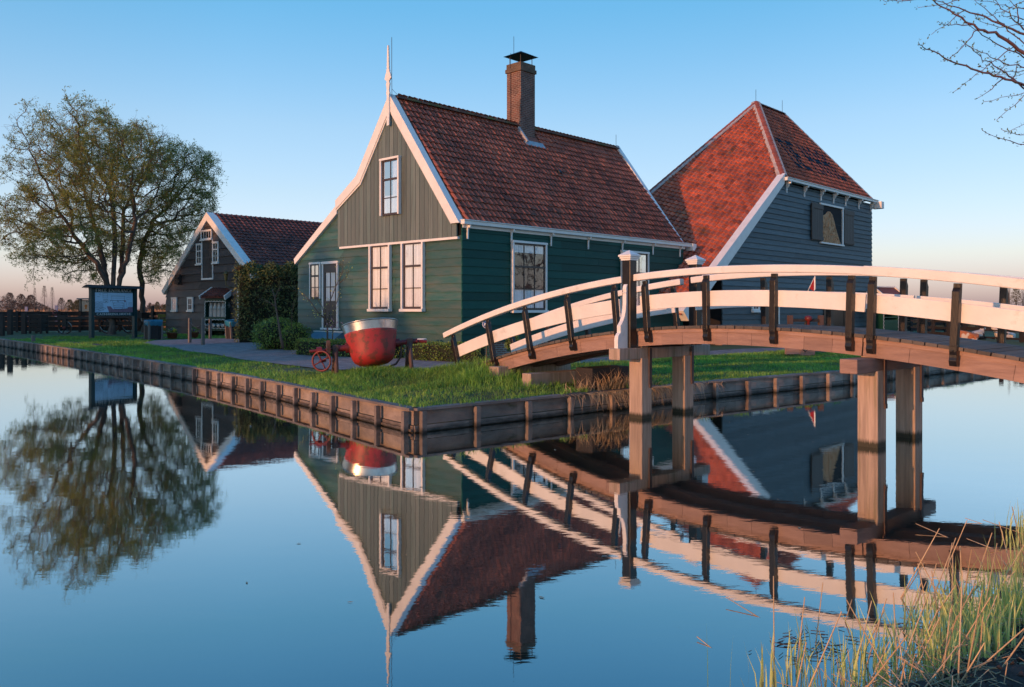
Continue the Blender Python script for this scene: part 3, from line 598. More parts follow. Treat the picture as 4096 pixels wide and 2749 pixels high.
# left roof face: the plane z = 7.7 + .7226 (t - 5.28) + .467 w
def lz(t, w): return 7.72 + .7226 * (t - 5.28) + .467 * w
nv = -V * .7226 - U * .467 + Z; nv /= np.linalg.norm(nv)
uv = V + Z * .7226; uv /= np.linalg.norm(uv); ev = np.cross(uv, nv)           # columns of tiles run parallel to the barge board
Bp = hb((5.28, 0, lz(5.28, 0))); Ap = hb((9.5, 3.45, lz(9.5, 3.45)))
E0 = hb((-3.2, -.02, lz(-3.2, 0))); H0 = hb((1.59, 4.49, lz(1.59, 4.49))); H1 = Ap + (H0 - Ap) * 1.75
org = E0; 
def ab(P): return (float(np.dot(P - org, ev)), float(np.dot(P - org, uv)))
inw = ev * .30 * (1 if np.dot(ev, Ap - Bp) > 0 else -1); polyL = [ab(E0 + inw), ab(Bp + inw + V * .05), ab(Ap), ab(H1)]
lo = (min(p[0] for p in polyL), min(p[1] for p in polyL)); hi_ = (max(p[0] for p in polyL), max(p[1] for p in polyL))
fl_ = Fr(org + ev * lo[0] + uv * lo[1], ev, uv, nv)
poly0 = [(p[0] - lo[0], p[1] - lo[1]) for p in polyL]
def inp(poly): return lambda a, b: bool(inpoly(np.array([a]), np.array([b]), poly)[0])
r1 = MB(); inside = inp(poly0)
pantiles(r1, fl_, int((hi_[0] - lo[0]) / .215) + 1, int((hi_[1] - lo[1]) / .285) + 1, .215, .285, inside, lambda i, j: random.gauss(.5, .2))
r1.add([p - nv * .02 for p in (E0, Bp, Ap, H1)], [(0, 1, 2, 3)], .3)
# front hip with the name laid in dark tiles
R0 = hb((16.0, 0, 7.72)); A2p = hb(A2_); fu = A2p - hb((12.6, 0, 7.72)); fl2 = np.linalg.norm(fu); fu = fu / fl2; fn = np.cross(V, fu); fn = fn if fn[2] > 0 else -fn
f2 = Fr(hb((5.1, -.06, 7.66)), V, fu, fn); q2 = [(-.05, -.1), (10.95, -.1), (7.5, fl2), (4.4, fl2)]
GL = {'D': ["1110", "1001", "1001", "1001", "1001", "1001", "1110"], 'E': ["1111", "1000", "1000", "1110", "1000", "1000", "1111"], 'H': ["1001", "1001", "1001", "1111", "1001", "1001", "1001"],
      'A': ["0110", "1001", "1001", "1111", "1001", "1001", "1001"], 'L': ["1000", "1000", "1000", "1000", "1000", "1000", "1111"]}
cells = {}; lets = []; c0 = 16
for chx in "DE HAAL":
    if chx == ' ': c0 += 2; continue
    lets.append(MB())
    for ry, row in enumerate(GL[chx]):
        for rx, v in enumerate(row):
            if v == '1': cells[(c0 + rx, 10 - ry)] = lets[-1]
    c0 += 5
r2 = MB()
pantiles(r2, f2, 58, int(fl2 / .285) + 1, .19, .285, inp(q2), lambda i, j: random.gauss(.42, .2), (None, lambda i, j: cells.get((i, j))))
r2.add([hb((5.1, -.05, 7.66)) - fn * .03, hb((16.05, -.05, 7.66)) - fn * .03, A2p - fn * .03, hb(A_) - fn * .03], [(0, 1, 2, 3)], .3)
r1.v, r1.f, r1.t = r1.v, r1.f, r1.t
ho = r1.build('roof', M['hayredtile'], hay); r2.build('front_roof', M['hayredtile'], ho); [q.build('roof_letter', M['glazed'], ho) for q in lets]
r3 = MB(); back = hb((9.5, 9, 5)); r3.add([Ap, A2p, hb((17, 8.5, 5)), hb((3.0, 8.5, 5)), H1, R0, hb((16.1, 7, 7.0))], [(0, 1, 2, 3, 4), (1, 5, 6, 2)], .4); r3.build('rear_roof', M['rooftile'], ho)
ri = MB(); mo = MB()
ridgecaps(ri, mo, Bp + Z * .06, Ap + Z * .06, .36, .17); ridgecaps(ri, mo, H1 + Z * .04, Ap + Z * .06, .4, .13); ridgecaps(ri, mo, Ap + Z * .05, A2p + Z * .05, .4, .11); ridgecaps(ri, mo, R0 + Z * .05, A2p + Z * .06, .36, .12)
ri.build('ridge_tile', M['ridge'], ho); mo.build('ridge_mortar', M['mortar'], ho)
hb_ = MB(); hb_.strip(hf, [(-3.2, 1.75), (5.26, 7.90)], [(-2.8, 1.36), (5.20, 7.42)], -.20, .14); hb_.build('barge_board', M['white'], hay, bevel=.006)
hg = MB(); hg.box(hf, (5.2, 16.2), (.05, .27), (7.56, 7.68)); hg.box(hf, (5.2, 16.22), (.03, .31), (7.68, 7.71)); hg.box(hf, (16.02, 16.4), (.0, .5), (7.25, 7.62)); hg.build('gutter', M['white'], hay, bevel=.005)
for v in (5.6, 7.45, 9.3, 10.8, 12.3, 14.05, 15.75): bracket(hay, hf, v, 7.555, .09, .26, .5)
op = MB(); op.box(hf, (9.22, 11.88), (.04, .044), (5.02, 6.9)); hatch = op.build('hay_hatch', M['dark'], hay)
fz = MB(); fz.box(hf, (9.14, 11.95), (.03, .11), (6.86, 6.95)); fz.box(hf, (9.14, 11.95), (.03, .14), (4.98, 5.06)); fz.box(hf, (11.8, 11.93), (.03, .10), (5.06, 6.86)); fz.build('hatch_frame', M['white'], hatch, bevel=.005)
hy = MB(); pr = [(9.28, 5.06), (11.62, 5.06), (11.45, 5.22), (11.2, 5.55), (11.0, 5.8), (10.8, 6.15), (10.55, 6.48), (10.3, 6.6), (10.05, 6.6), (9.75, 6.42), (9.5, 6.36), (9.28, 6.2)]
hy.prism(hf, pr, .046, .085)
for k in range(400):
    px, pz = random.uniform(9.3, 11.6), random.uniform(5.08, 6.6)
    if inp(pr)(px, pz):
        d = random.uniform(-.5, .5); L = random.uniform(.06, .16); hy.tube([hf((px, .086, pz)), hf((px + L * math.sin(d), .10, pz - L * math.cos(d)))], .008, 3, False, random.random())
hy.build('hay', M['hay'], hatch)
for (a0, a1, rot) in ((8.12, 9.42, 1), (11.96, 13.26, 0)):
    sh = MB(); n = 6
    for k in range(n): sh.box(hf, (a0 + (a1 - a0) * k / n, a0 + (a1 - a0) * (k + 1) / n - .008), (.07, .10), (5.1, 6.86), random.random())
    sh.box(hf, (a0, a1), (.101, .13), (6.62, 6.84)); sh.box(hf, (a0, a1), (.101, .13), (5.14, 5.30)); sh.box(hf, (a0, a0 + .12), (.102, .125), (5.3, 6.62)); sh.build('shutter', M['shutter'], hay)
hd = MB(); hd.box(hf, (3.25, 3.33), (.03, .10), (.35, 2.5)); hd.box(hf, (4.62, 4.72), (.03, .10), (.35, 2.5)); hd.box(hf, (3.33, 4.62), (.036, .06), (.35, 2.5))
hd2 = hd.build('door', M['blackpaint'], hay); fr_ = MB(); fr_.box(hf, (3.2, 3.27), (.03, .12), (.3, 2.55)); fr_.box(hf, (4.66, 4.76), (.03, .12), (.3, 2.55)); fr_.box(hf, (3.2, 4.76), (.03, .12), (2.55, 2.65)); fr_.build('door_frame', M['white'], hd2)
MB().box(hf, (9.6, 13.2), (.036, .07), (.35, 2.3)).box(hf, (12.0, 12.08), (.036, .09), (.35, 2.3)).build('door', M['blackpaint'], hay)
window(hay, hf.at(0, .03), 2.3, 2.95, 1.7, 2.6, rows=(.5, .5), curt=None, white_sash=True, depth=.07)
rd = MB()
for t in (9.5, 12.5): rd.tube([hb((t, 3.45, 12.4)), hb((t, 3.45, 13.1))], .011, 5)
rd.build('lightning_rod', M['metal'], hay)

# ------------------------------------------------------------------ the brown barn on the left
B0 = np.array([(476 * 1.7534 - 2048) / FPX * 46, 46, 0.]); bf = Fr(B0, U, -V)
barn = thing('brown_barn', B0, 'small dark brown boarded barn with white barge boards and tiled roof', 'barn')
bl = lambda z: -4.72 if z < 3.35 else float(np.interp(z, [3.4, 7.0], [-4.72, -.05])); bh = lambda z: 5.32 if z < 2.75 else float(np.interp(z, [2.75, 7.0], [5.32, .05]))
bw = MB(); siding(bw, bf, .36, 6.98, .43, bl, bh, out=.075); bw.build('front_wall', M['barnwall'], barn)
bc = MB(); bc.prism(bf, [(-4.68, .2), (5.28, .2), (5.28, 2.7), (0, 6.85), (-4.68, 3.3)], -13, -.03); bc.build('inner_wall', M['dark'], barn)
bg2 = MB(); bg2.strip(bf, [(-5.12, 3.55), (0, 7.18), (5.72, 2.9)], [(-4.86, 3.33), (0, 6.72), (5.45, 2.68)], -.35, .14); bg2.build('barge_board', M['white'], barn, bevel=.008)
d = np.array([5.05, 3.55]); L = np.linalg.norm(d); d /= L
br_ = Fr(B0 - U * 5.05 + Z * 3.55, V, U * d[0] + Z * d[1], -U * d[1] + Z * d[0]); brf = MB()
pantiles(brf, br_.at(.36, 0, .03), 40, 20, .30, .31, lambda a, b: True, lambda i, j: random.gauss(.5, .22)); brf.box(br_, (.3, 12.3), (0, L), (-.06, .02))
d = np.array([-5.7, 4.25]); L2 = np.linalg.norm(d); d /= L2
bl_ = Fr(B0 + U * 5.7 + Z * 2.88, V, U * d[0] + Z * d[1], U * d[1] * 1 + Z * -d[0]); brf.box(bl_, (.3, 12.3), (0, L2), (-.06, .03))
bro = brf.build('roof', M['barntile'], barn); rc = MB(); ridgecaps(rc, None, bf((0, -.3, 7.08)), bf((0, -12.4, 7.08)), .4, .16); rc.build('ridge_tile', M['barntile'], bro)
window(barn, bf.at(0, .055), -.55, .72, 5.64, 6.2, rows=(1,), cols=4, curt=None, white_sash=True, depth=.07, cas=.06, thick=.03, head=.06)
window(barn, bf.at(0, .055), .62, 1.30, 4.3, 5.5, rows=(.34, .33, .33), curt=None, white_sash=True, depth=.06, cas=.06, thick=.035)
window(barn, bf.at(0, .055), -1.30, -.62, 4.3, 5.5, rows=(.34, .33, .33), curt=None, white_sash=True, depth=.06, cas=.06, thick=.035)
window(barn, bf.at(0, .055), 3.75, 4.46, 1.68, 2.5, rows=(.5, .5), curt=None, white_sash=True, depth=.06, cas=.09, thick=.04)
window(barn, bf.at(0, .055), 1.70, 2.40, 1.68, 2.5, rows=(.5, .5), curt=None, white_sash=True, depth=.06, cas=.09, thick=.04)
hh = MB()
for k in range(7): hh.box(bf, (-.56 + k * .165, -.56 + k * .165 + .16), (.036, .07), (3.56, 5.60), random.random())
hho = hh.build('loft_door', M['shutter'], barn); hk = MB(); hk.box(bf, (-.64, -.57), (.036, .09), (3.48, 5.62)); hk.box(bf, (.60, .67), (.036, .09), (3.48, 5.62)); hk.box(bf, (-.66, .69), (.036, .10), (3.44, 3.54)); hk.build('door_frame', M['white'], hho)
hn = MB(); hn.box(bf, (-.6, -.2), (.071, .085), (4.5, 4.55)); hn.box(bf, (-.6, -.2), (.071, .085), (3.8, 3.85)); hn.build('hinge', M['metal'], hho)
dr = MB(); dr.box(bf, (-4.6, -3.46), (.036, .07), (.36, 2.68)); dro = dr.build('door', M['stallgreen'], barn)
MB().box(bf, (-3.46, -3.38), (.036, .09), (.36, 2.68)).box(bf, (-4.66, -3.34), (.036, .10), (2.68, 2.77)).build('door_frame', M['white'], dro)
window(dro, bf.at(0, .07), -4.28, -3.6, 1.68, 2.48, rows=(.5, .5), curt=None, white_sash=True, depth=.05, cas=.08, thick=.035, sill=False) if False else None
dwn = MB()
for (a0, a1, z0, z1) in ((-4.28, -4.2, 1.68, 2.48), (-3.68, -3.6, 1.68, 2.48), (-4.2, -3.68, 1.68, 1.76), (-4.2, -3.68, 2.40, 2.48), (-3.96, -3.92, 1.76, 2.4), (-4.2, -3.68, 2.06, 2.1)): dwn.box(bf, (a0, a1), (.071, .10), (z0, z1))
dwn.build('door_window', M['white'], dro); MB().box(bf, (-4.2, -3.68), (.0705, .08), (1.76, 2.4)).build('pane', M['glass'], dro)
vb = MB()
for z0 in (3.26, 3.56): vb.box(bf, (3.2, 3.76), (.03, .2), (z0 + .12, z0 + .26)); vb.box(bf, (3.24, 3.72), (.03, .26), (z0, z0 + .1))
vb.box(bf, (3.18, 3.78), (.03, .08), (3.24, 3.84)); vb.build('louvre_vent', M['fence'], barn)
lm = MB(); lm.lathe(Fr(bf((-2.63, .35, 3.32)), U, -V), [(0, 0), (.07, .02), (.11, .3), (.13, .33), (.14, .36), (.05, .5), (0, .52)], 10); lm.tube([bf((-2.9, .03, 2.95)), bf((-2.8, .25, 2.98)), bf((-2.65, .35, 3.1)), bf((-2.63, .35, 3.32))], .025, 6)
M['lampglass'] = pm('lamp_glass', (0.16, 0.11, 0.03), rough=.4); tag(lm.build('wall_lamp', M['lampglass']), 'old lantern wall lamp with dull yellow glass on the brown barn', 'lamp')
fm = MB(); fm.box(Fr(bf((-3.95, .3, 3.62)), U, -V), (-.2, .2), (-.08, .1), (0, .13), taper=(.03, .02)); fm.tube([bf((-3.95, .03, 3.5)), bf((-3.95, .25, 3.62))], .025, 6); tag(fm.build('floodlight', M['metal']), 'small dark floodlight under the right barge board of the brown barn', 'lamp')
# ------------------------------------------------------------------ the arched footbridge (t along, s across, + is the far side)
P1 = np.array([2.57, 14.2, 0.]); T = np.array([.672, -.7405, 0.]); X_ = np.array([.7405, .672, 0.])
def dz(t): return 1.56 - (.0255 if t < 1.8 else .0205) * (t - 1.8) ** 2
def dn(t):
    e = np.array([1, (dz(t + .02) - dz(t - .02)) / .04]); e /= np.linalg.norm(e); return e
def bp(t, s, h=0.0): return P1 + T * t + X_ * s + Z * (dz(t) + h)
bridge = thing('footbridge', P1, 'arched wooden footbridge with white rails and black posts over the canal', 'bridge')
dk = MB(); t = -4.55
while t < 9.0:
    e = dn(t + .07); fr = Fr(P1 + T * t + Z * dz(t), T * e[0] + Z * e[1], X_, -T * e[1] + Z * e[0]); w = .148
    dk.box(fr, (.004, w - .006), (-.80 + random.uniform(-.012, .012), .80 + random.uniform(-.012, .012)), (-.045, random.uniform(-.003, .003)), random.random()); t += .15 * e[0]
dk.build('deck', M['plank'], bridge)
def sweep(m, ts, s0, s1, h0, h1, tint=.5):
    n = len(ts); vs = []
    for t in ts:
        e = dn(t)
        for s, h in ((s0, h0), (s1, h0), (s1, h1), (s0, h1)): vs.append(P1 + T * (t - e[1] * h) + X_ * s + Z * (dz(t) + e[0] * h))
    fs = [(4 * i + k, 4 * i + (k + 1) % 4, 4 * i + 4 + (k + 1) % 4, 4 * i + 4 + k) for i in range(n - 1) for k in range(4)]
    m.add(vs, fs + [(3, 2, 1, 0), (4 * n - 4, 4 * n - 3, 4 * n - 2, 4 * n - 1)], tint)
segs = [(-4.2, .55), (.55, 3.84), (3.85, 8.6)]
for s in (-1, 1):
    for i, (a, b) in enumerate(segs):
        b_ = MB(); o = .012 * (i % 2); k0 = -.29 if i != 1 else -.285
        for k, (c0, c1) in enumerate(zip(np.linspace(a, b, 9)[:-1], np.linspace(a, b, 9)[1:])):
            sweep(b_, np.linspace(c0, c1 - .004, 5), s * (.74 + o), s * .58, k0, -.046, random.random())
        sweep(b_, np.linspace(a, b, 24), s * (.755 + o), s * .70, -.10, -.048, .9)
        b_.build('beam', M['beam'], bridge)
MBc = MB(); sweep(MBc, np.linspace(-3.5, 8, 30), -.1, .1, -.28, -.06); MBc.build('beam', M['beam'], bridge)
PT_ = [-4.52, -3.45, -2.42, -1.36, -.30, .33, 1.46, 2.58, 3.69, 3.97, 4.98, 6.05, 7.1, 8.1]
rsegs = [(-4.75, -.10), (.12, 3.86), (3.82, 8.5)]
for s in (-1, 1):
    for i, (a, b) in enumerate(rsegs):
        m = MB(); o = .008 * (i == 2); sweep(m, np.linspace(a, b, 26), s * (.87 + o), s * (.74 - o), .775 - o, .885 + o); m.build('handrail', M['railwhite'], bridge, bevel=.012)
        m = MB(); lo_, hi2 = (a + .2, b - .15) if i == 0 else (a + .06, b - .02); sweep(m, np.linspace(lo_, hi2, 26), s * (.775 - o * .5), s * (.735 - o), .29, .525); m.build('middle_rail', M['railwhite'], bridge, bevel=.006)
    for t in PT_:
        e = dn(t); e = e if t < 1.8 else np.array([1, e[1] * .35]) / np.hypot(1, e[1] * .35); fr = Fr(P1 + T * t + Z * dz(t), T * e[0] + Z * e[1], X_ * s, -T * e[1] + Z * e[0]); m = MB()
        m.prism(fr, [(.778, .76), (.83, .76), (.83, .71), (.868, .66), (.868, -.06), (.855, -.10), (.855, -.13), (.868, -.17), (.84, -.235), (.762, -.235), (.778, -.10)], -.043, .043, 'bc')
        m.box(fr, (-.045, .045), (.776, .871), (.0, .022)); m.lathe(Fr(fr((0, .868, -.05)), fr.m[0], fr.m[2], fr.m[1]), [(.014, 0), (.012, .01), (0, .014)], 8)
        m.build('railing_post', M['blackpaint'], bridge, bevel=.006)
    # tall end posts at the first pier with white caps and scrolled brackets
    fr = Fr(P1 + X_ * (.95 * s if s > 0 else -.86), T, X_ * s, Z)
    MB().box(fr, (-.085, .085), (-.075, .095), (1.17, 2.60)).build('tall_post', M['blackpaint'], bridge, bevel=.008)
    cp = MB(); cp.box(fr, (-.10, .10), (-.09, .11), (2.60, 2.628)); cp.box(fr, (-.115, .115), (-.105, .125), (2.63, 2.66)); cp.box(fr, (-.132, .132), (-.122, .142), (2.662, 2.69))
    cp.add([fr((-.132, -.122, 2.692)), fr((.132, -.122, 2.692)), fr((.132, .142, 2.692)), fr((-.132, .142, 2.692)), fr((0, .01, 2.775))], [(0, 1, 4), (1, 2, 4), (2, 3, 4), (3, 0, 4), (3, 2, 1, 0)]); cp.build('post_cap', M['white'], bridge, bevel=.004)
    pts = [(.117, 1.165), (.365, 1.165), (.368, 1.30), (.355, 1.37), (.315, 1.415), (.30, 1.42), (.30, 1.53), (.285, 1.55), (.235, 1.61), (.195, 1.69), (.17, 1.79), (.16, 1.92), (.16, 2.06), (.17, 2.075), (.15, 2.085), (.16, 2.13), (.15, 2.18), (.128, 2.21), (.117, 2.21)]
    MB().prism(fr, [(b - .02, c) for b, c in pts], -.038, .038, 'bc').build('scroll_bracket', M['railwhite'], bridge, bevel=.006)
    for j, tt in enumerate((0.0, 3.876)):
        f2 = Fr(P1 + T * tt + X_ * .585 * s, T, X_, Z)
        MB().box(f2, (-.135, .135), (-.13, .13), (-1.2, 1.0)).build('pile', M['pile'], bridge, bevel=.012)
        sb = MB(); sb.box(f2, (.136, .15), (.05, .12), (.55, 1.16)); sb.box(f2, (.136, .158), (.055, .115), (.5, .56)); sb.build('steel_strap', M['rust'], bridge)
        MB().box(f2, (-.10, .10), (-.09, .09), (1.171, 1.19 if j else 1.2)).build('packing_block', M['pile'], bridge)
for tt in (0.0, 3.876):
    fr = Fr(P1 + T * tt, T, X_, Z)
    MB().box(fr, (-.115, .115), (-1.25, 1.25), (.985, 1.17)).build('cross_beam', M['beam'] if tt else M['pile'], bridge, bevel=.01)
fr = Fr(P1 + T * -3.25, T, X_, Z); MB().box(fr, (-.14, .14), (-1.0, 1.0), (.52, .70)).build('sill_beam', M['pile'], bridge, bevel=.012)
fr = Fr(P1 + T * -2.35, T, X_, Z); MB().box(fr, (-.12, .12), (-.98, 1.2), (.30, .62)).build('sill_beam', M['pile'], bridge, bevel=.012)
b3 = MB(); b3.box(Fr(P1 + T * -1.35, T, X_, Z), (-.2, .2), (-.5, .5), (.3, .75)); b3.build('abutment', M['fence'], bridge)

# ------------------------------------------------------------------ tilting cauldron
ax = np.array([.955, .275, .085]); ax /= np.linalg.norm(ax); q0_ = np.array([-3.43, 16.72, .38]); cauld = thing('cauldron', (-2.9, 17.35, .4), 'large red riveted tilting cauldron with a bright metal rim band on iron legs', 'cauldron')
ctr = np.array([-2.92, 17.33, 1.05]); tl = R(12); fh = np.cross(ax, Z); fh /= np.linalg.norm(fh); u0 = np.cross(fh, ax); up2 = u0 * math.cos(tl) - fh * math.sin(tl); fw = fh; ax2 = ax; fy_ = np.cross(up2, ax2)
cfr = Fr(ctr, ax2, fy_, up2)
ws, hs_ = 1.11, .93; sc_ = lambda pr: [(r * ws, h * hs_) for r, h in pr]
MB().lathe(cfr, sc_([(.0, -.47), (.15, -.462), (.27, -.43), (.355, -.365), (.395, -.28), (.408, -.22), (.412, -.205), (.43, -.1), (.482, .25), (.492, .285), (.47, .29)]), 56).build('bowl', M['red'], cauld, smooth=True)
MB().lathe(cfr, sc_([(.478, .278), (.486, .2785), (.4885, .28), (.489, .285), (.490, .29), (.5195, .458), (.5205, .463), (.522, .468), (.526, .472), (.534, .478), (.534, .492), (.52, .495), (.505, .47), (.47, .28)]), 64).build('rim_band', M['steel'], cauld, smooth=True)
MB().lathe(cfr, sc_([(0, .16), (.45, .17), (.468, .3)]), 32).build('lining', M['steel'], cauld, smooth=True)
L_ = lambda d, z=0: ctr + ax * d + Z * z
axl = MB(); axl.tube([L_(-.55), L_(-.42)], .105, 16); axl.tube([L_(-.78), L_(-.5)], .065, 14); axl.tube([L_(-1.28), L_(-.78)], .03, 10); axl.tube([L_(-1.13), L_(-1.03)], .075, 14); axl.build('axle', M['redplain'], cauld)
axl = MB(); axl.tube([L_(.42), L_(.57)], .09, 16); axl.tube([L_(.5), L_(.95)], .055, 14); axl.tube([L_(.95), L_(1.15, -.03)], .035, 10); axl.build('axle', M['redplain'], cauld)
gearf = Fr(L_(-.90), fw, Z, ax); g = MB(); n = 40; o = []
for k in range(n * 2):
    a = math.pi * k / n; r = .19 if k % 2 else .172; o.append((r * math.cos(a), r * math.sin(a)))
g.prism(gearf, o, -.035, .035, 'ab'); g.build('gear', M['rust'], cauld)
wn_ = fh * .85 - ax * .5; wn_[2] = 0; wn_ /= np.linalg.norm(wn_); wf = Fr(L_(-.98, -.22) + wn_ * .12, np.cross(Z, wn_), Z, wn_); wh = MB(); wh.tube([wf((.2 * math.cos(a), .2 * math.sin(a), 0)) for a in np.linspace(0, 2 * math.pi, 33)], .02, 8, False)
for k in range(4): a = k * math.pi / 2 + .5; wh.tube([wf((0, 0, 0)), wf((.2 * math.cos(a), .2 * math.sin(a), 0))], .014, 6)
wh.tube([wf((0, 0, -.16)), wf((0, 0, .04))], .03, 8); wh.build('hand_wheel', M['redplain'], cauld, smooth=True)
for (d, sp) in ((-.76, 1), (.78, 1)):
    for sgn in (-1, 1):
        b = L_(d + .02 * sgn) + fw * .30 * sgn * 1.0; b = np.array([b[0], b[1], .33]); tp = L_(d, .02) + fw * .04 * sgn
        MB().tube([b, tp], .045, 10).build('leg', M['rust'], cauld, smooth=True)
    hb2 = MB(); hb2.box(Fr(L_(d, -.02), ax, fw), (-.06, .06), (-.09, .09), (-.09, .10)); hb2.build('bearing', M['rust'], cauld, bevel=.01)
pp = MB(); pp.tube([L_(.62, -.05), L_(.60, -.3), L_(.5, -.44), L_(.3, -.5), L_(-.15, -.52)], .022, 8); pp.tube([L_(0, -.45), L_(0, -.64)], .02, 8); pp.build('pipe', M['rust'], cauld, smooth=True)

# ------------------------------------------------------------------ information boards
def serif(m, fr, s, x0, x1, z0, z1, stem=.3):           # hand cut roman capitals, one em box per letter
    def bar(p, q, w): 
        p, q = np.array(p), np.array(q); d = q - p; L = np.linalg.norm(d); nn = np.array([-d[1], d[0]]) / L * w / 2
        out.append([p + nn, p - nn, q - nn, q + nn])
    adv = {'I': .55, 'F': .85, 'E': .9, 'R': 1.0, 'N': 1.05, 'T': .9, 'A': 1.0, 'C': .95, 'H': 1.1, 'O': 1.05, 'V': 1.0, ' ': .45}
    tot = sum(adv[c] for c in s); x = 0; H = z1 - z0; u = (x1 - x0) / tot
    for c in s:
        out = []; B = .22; Th = .10; w = adv[c]; l, r = .12, w - .1
        def st(xx, hgt=1): bar((xx, 0), (xx, 1), B); bar((xx - .15, .035), (xx + .15, .035), .07); bar((xx - .15, .965), (xx + .15, .965), .07)
        if c in 'FERTHNI':
            if c == 'T': st(w / 2); bar((.06, .94), (w - .06, .94), .1); bar((.08, .78), (.08, .98), .06); bar((w - .08, .78), (w - .08, .98), .06)
            elif c == 'I': st(w / 2)
            elif c == 'N': bar((l + .05, 0), (l + .05, 1), Th); bar((r - .03, 0), (r - .03, 1), Th); bar((l + .05, 1), (r - .05, 0), B); bar((l - .1, .965), (l + .2, .965), .07); bar((r - .18, .965), (r + .1, .965), .07); bar((l - .1, .035), (l + .2, .035), .07)
            else:
                st(l + .08)
                if c in 'FE': bar((l, .945), (r, .945), Th); bar((l, .52), (r - .2, .52), Th); bar((r - .02, .75), (r - .02, .99), .07)
                if c == 'E': bar((l, .05), (r + .04, .05), Th); bar((r + .03, .0), (r + .03, .25), .07)
                if c == 'H': st(r - .08); bar((l, .5), (r, .5), Th)
                if c == 'R': bar((l, .95), (.55, .95), .09); bar((.55, .95), (.74, .85), .12); bar((.72, .87), (.72, .6), .2); bar((.74, .62), (.5, .5), .12); bar((l, .5), (.55, .5), .09); bar((.45, .5), (.85, 0), .2)
        elif c == 'A': bar((.08, 0), (.47, 1), Th); bar((.47, 1), (.85, 0), B); bar((.2, .33), (.7, .33), Th); bar((0, .035), (.22, .035), .07); bar((.7, .035), (1, .035), .07)
        elif c == 'V': bar((.1, 1), (.5, 0), B); bar((.5, 0), (.88, 1), Th); bar((0, .965), (.26, .965), .07); bar((.74, .965), (1, .965), .07)
        elif c in 'CO':
            n = 12; rng = (45, 315) if c == 'C' else (0, 360); pr = None
            for k in range(n + 1):
                a = R(rng[0] + (rng[1] - rng[0]) * k / n); p = (.5 + .38 * math.cos(a), .5 + .45 * math.sin(a))
                if pr: bar(pr, p, .09 + .14 * abs(math.cos(a)))
                pr = p
            if c == 'C': bar((.8, .7), (.8, 1.0), .07)
        for qd in out: m.add([fr((x0 + (x + float(p[0])) * u, 0, z0 + float(p[1]) * H)) for p in qd], [(0, 1, 2, 3)])
        x += adv[c]
L0 = at(209, 0, 39.6); R0_ = at(307, 0, 42.0); L0[2] = .36; sx = np.array([R0_[0] - L0[0], R0_[1] - L0[1], 0]); SW = float(np.linalg.norm(sx)); sx /= SW
sf2 = Fr(L0, sx, np.array([sx[1], -sx[0], 0]))
sign = thing('information_board', L0, 'green information board reading FREE ENTRANCE and CATHARINA HOEVE under the willow', 'sign')
for a in (0, SW): MB().box(sf2, (a - .09, a + .09), (-.09, .09), (0, 2.50)).build('post', M['signgreen'], sign, bevel=.008)
MB().box(sf2, (.092, SW - .092), (-.03, .03), (1.12, 2.50)).build('board', M['signgreen'], sign)
rb = MB(); rb.prism(sf2, [(-.30, -0.0)], 0, 0) if False else None
rb.add([sf2((a, b, c)) for a in (-.32, SW + .32) for b, c in ((-.28, 2.47), (.28, 2.47), (.22, 2.52), (0, 2.62), (-.22, 2.52))], [(0, 1, 6, 5), (1, 2, 7, 6), (2, 3, 8, 7), (3, 4, 9, 8), (4, 0, 5, 9), (4, 3, 2, 1, 0), (5, 6, 7, 8, 9)]); rb.build('roof', M['fence'], sign)
a0, a1, z0, z1 = .16, SW - .16, 1.30, 2.26
pn = MB().box(sf2, (a0, a1), (.031, .045), (z0, z1)).build('picture_panel', M['panel'], sign)
ln = MB(); PX = lambda x, z: (a0 + (a1 - a0) * x, .047, z0 + (z1 - z0) * z)
def line(pts, w=.012):
    for p, q in zip(pts[:-1], pts[1:]):
        p, q = np.array(PX(*p)), np.array(PX(*q)); d = q - p; L = np.hypot(d[0], d[2]) + 1e-6; nn = np.array([-d[2], 0, d[0]]) / L * w / 2
        ln.add([sf2(p + nn), sf2(p - nn), sf2(q - nn), sf2(q + nn)], [(0, 1, 2, 3)])
def ell(cx_, cz, rx, rz, w=.01, a0_=0, a1_=360): line([(cx_ + rx * math.cos(R(a)), cz + rz * math.sin(R(a))) for a in np.linspace(a0_, a1_, 21)], w)
line([(.41, .83), (.79, .83)], .014); line([(.43, .83), (.43, .62)]); line([(.77, .83), (.77, .62)]); line([(.38, .60), (.80, .60)], .02); line([(.40, .6), (.40, .52)]); line([(.45, .6), (.45, .46)]); line([(.45, .72), (.77, .72)], .008)
line([(.2, .96), (.32, .96), (.32, .72), (.2, .72), (.2, .96)], .01); line([(.2, .83), (.32, .83)], .008); line([(.21, .64), (.33, .64), (.33, .48), (.23, .48), (.21, .64)], .014); line([(.24, .6), (.31, .52)], .02); line([(.31, .6), (.25, .5)], .02)
ell(.61, .47, .14, .05, .012); ell(.61, .37, .14, .05, .016, 180, 360); ell(.61, .28, .135, .05, .016, 180, 360); ell(.61, .20, .12, .05, .02, 180, 360); line([(.47, .47), (.49, .2)], .014); line([(.75, .47), (.73, .2)], .014); line([(.52, .16), (.51, .1)], .016); line([(.69, .16), (.70, .1)], .016)
for k in range(4): ell(.05, .5 - k * .09, .06, .03, .012); ell(.16, .5 - k * .09, .05, .03, .012); ell(.93, .52 - k * .06, .05, .025, .012, 180, 360)
for (x, z) in ((.04, .18), (.15, .12), (.2, .2), (.07, .08)): ell(x, z, .07, .04, .011)
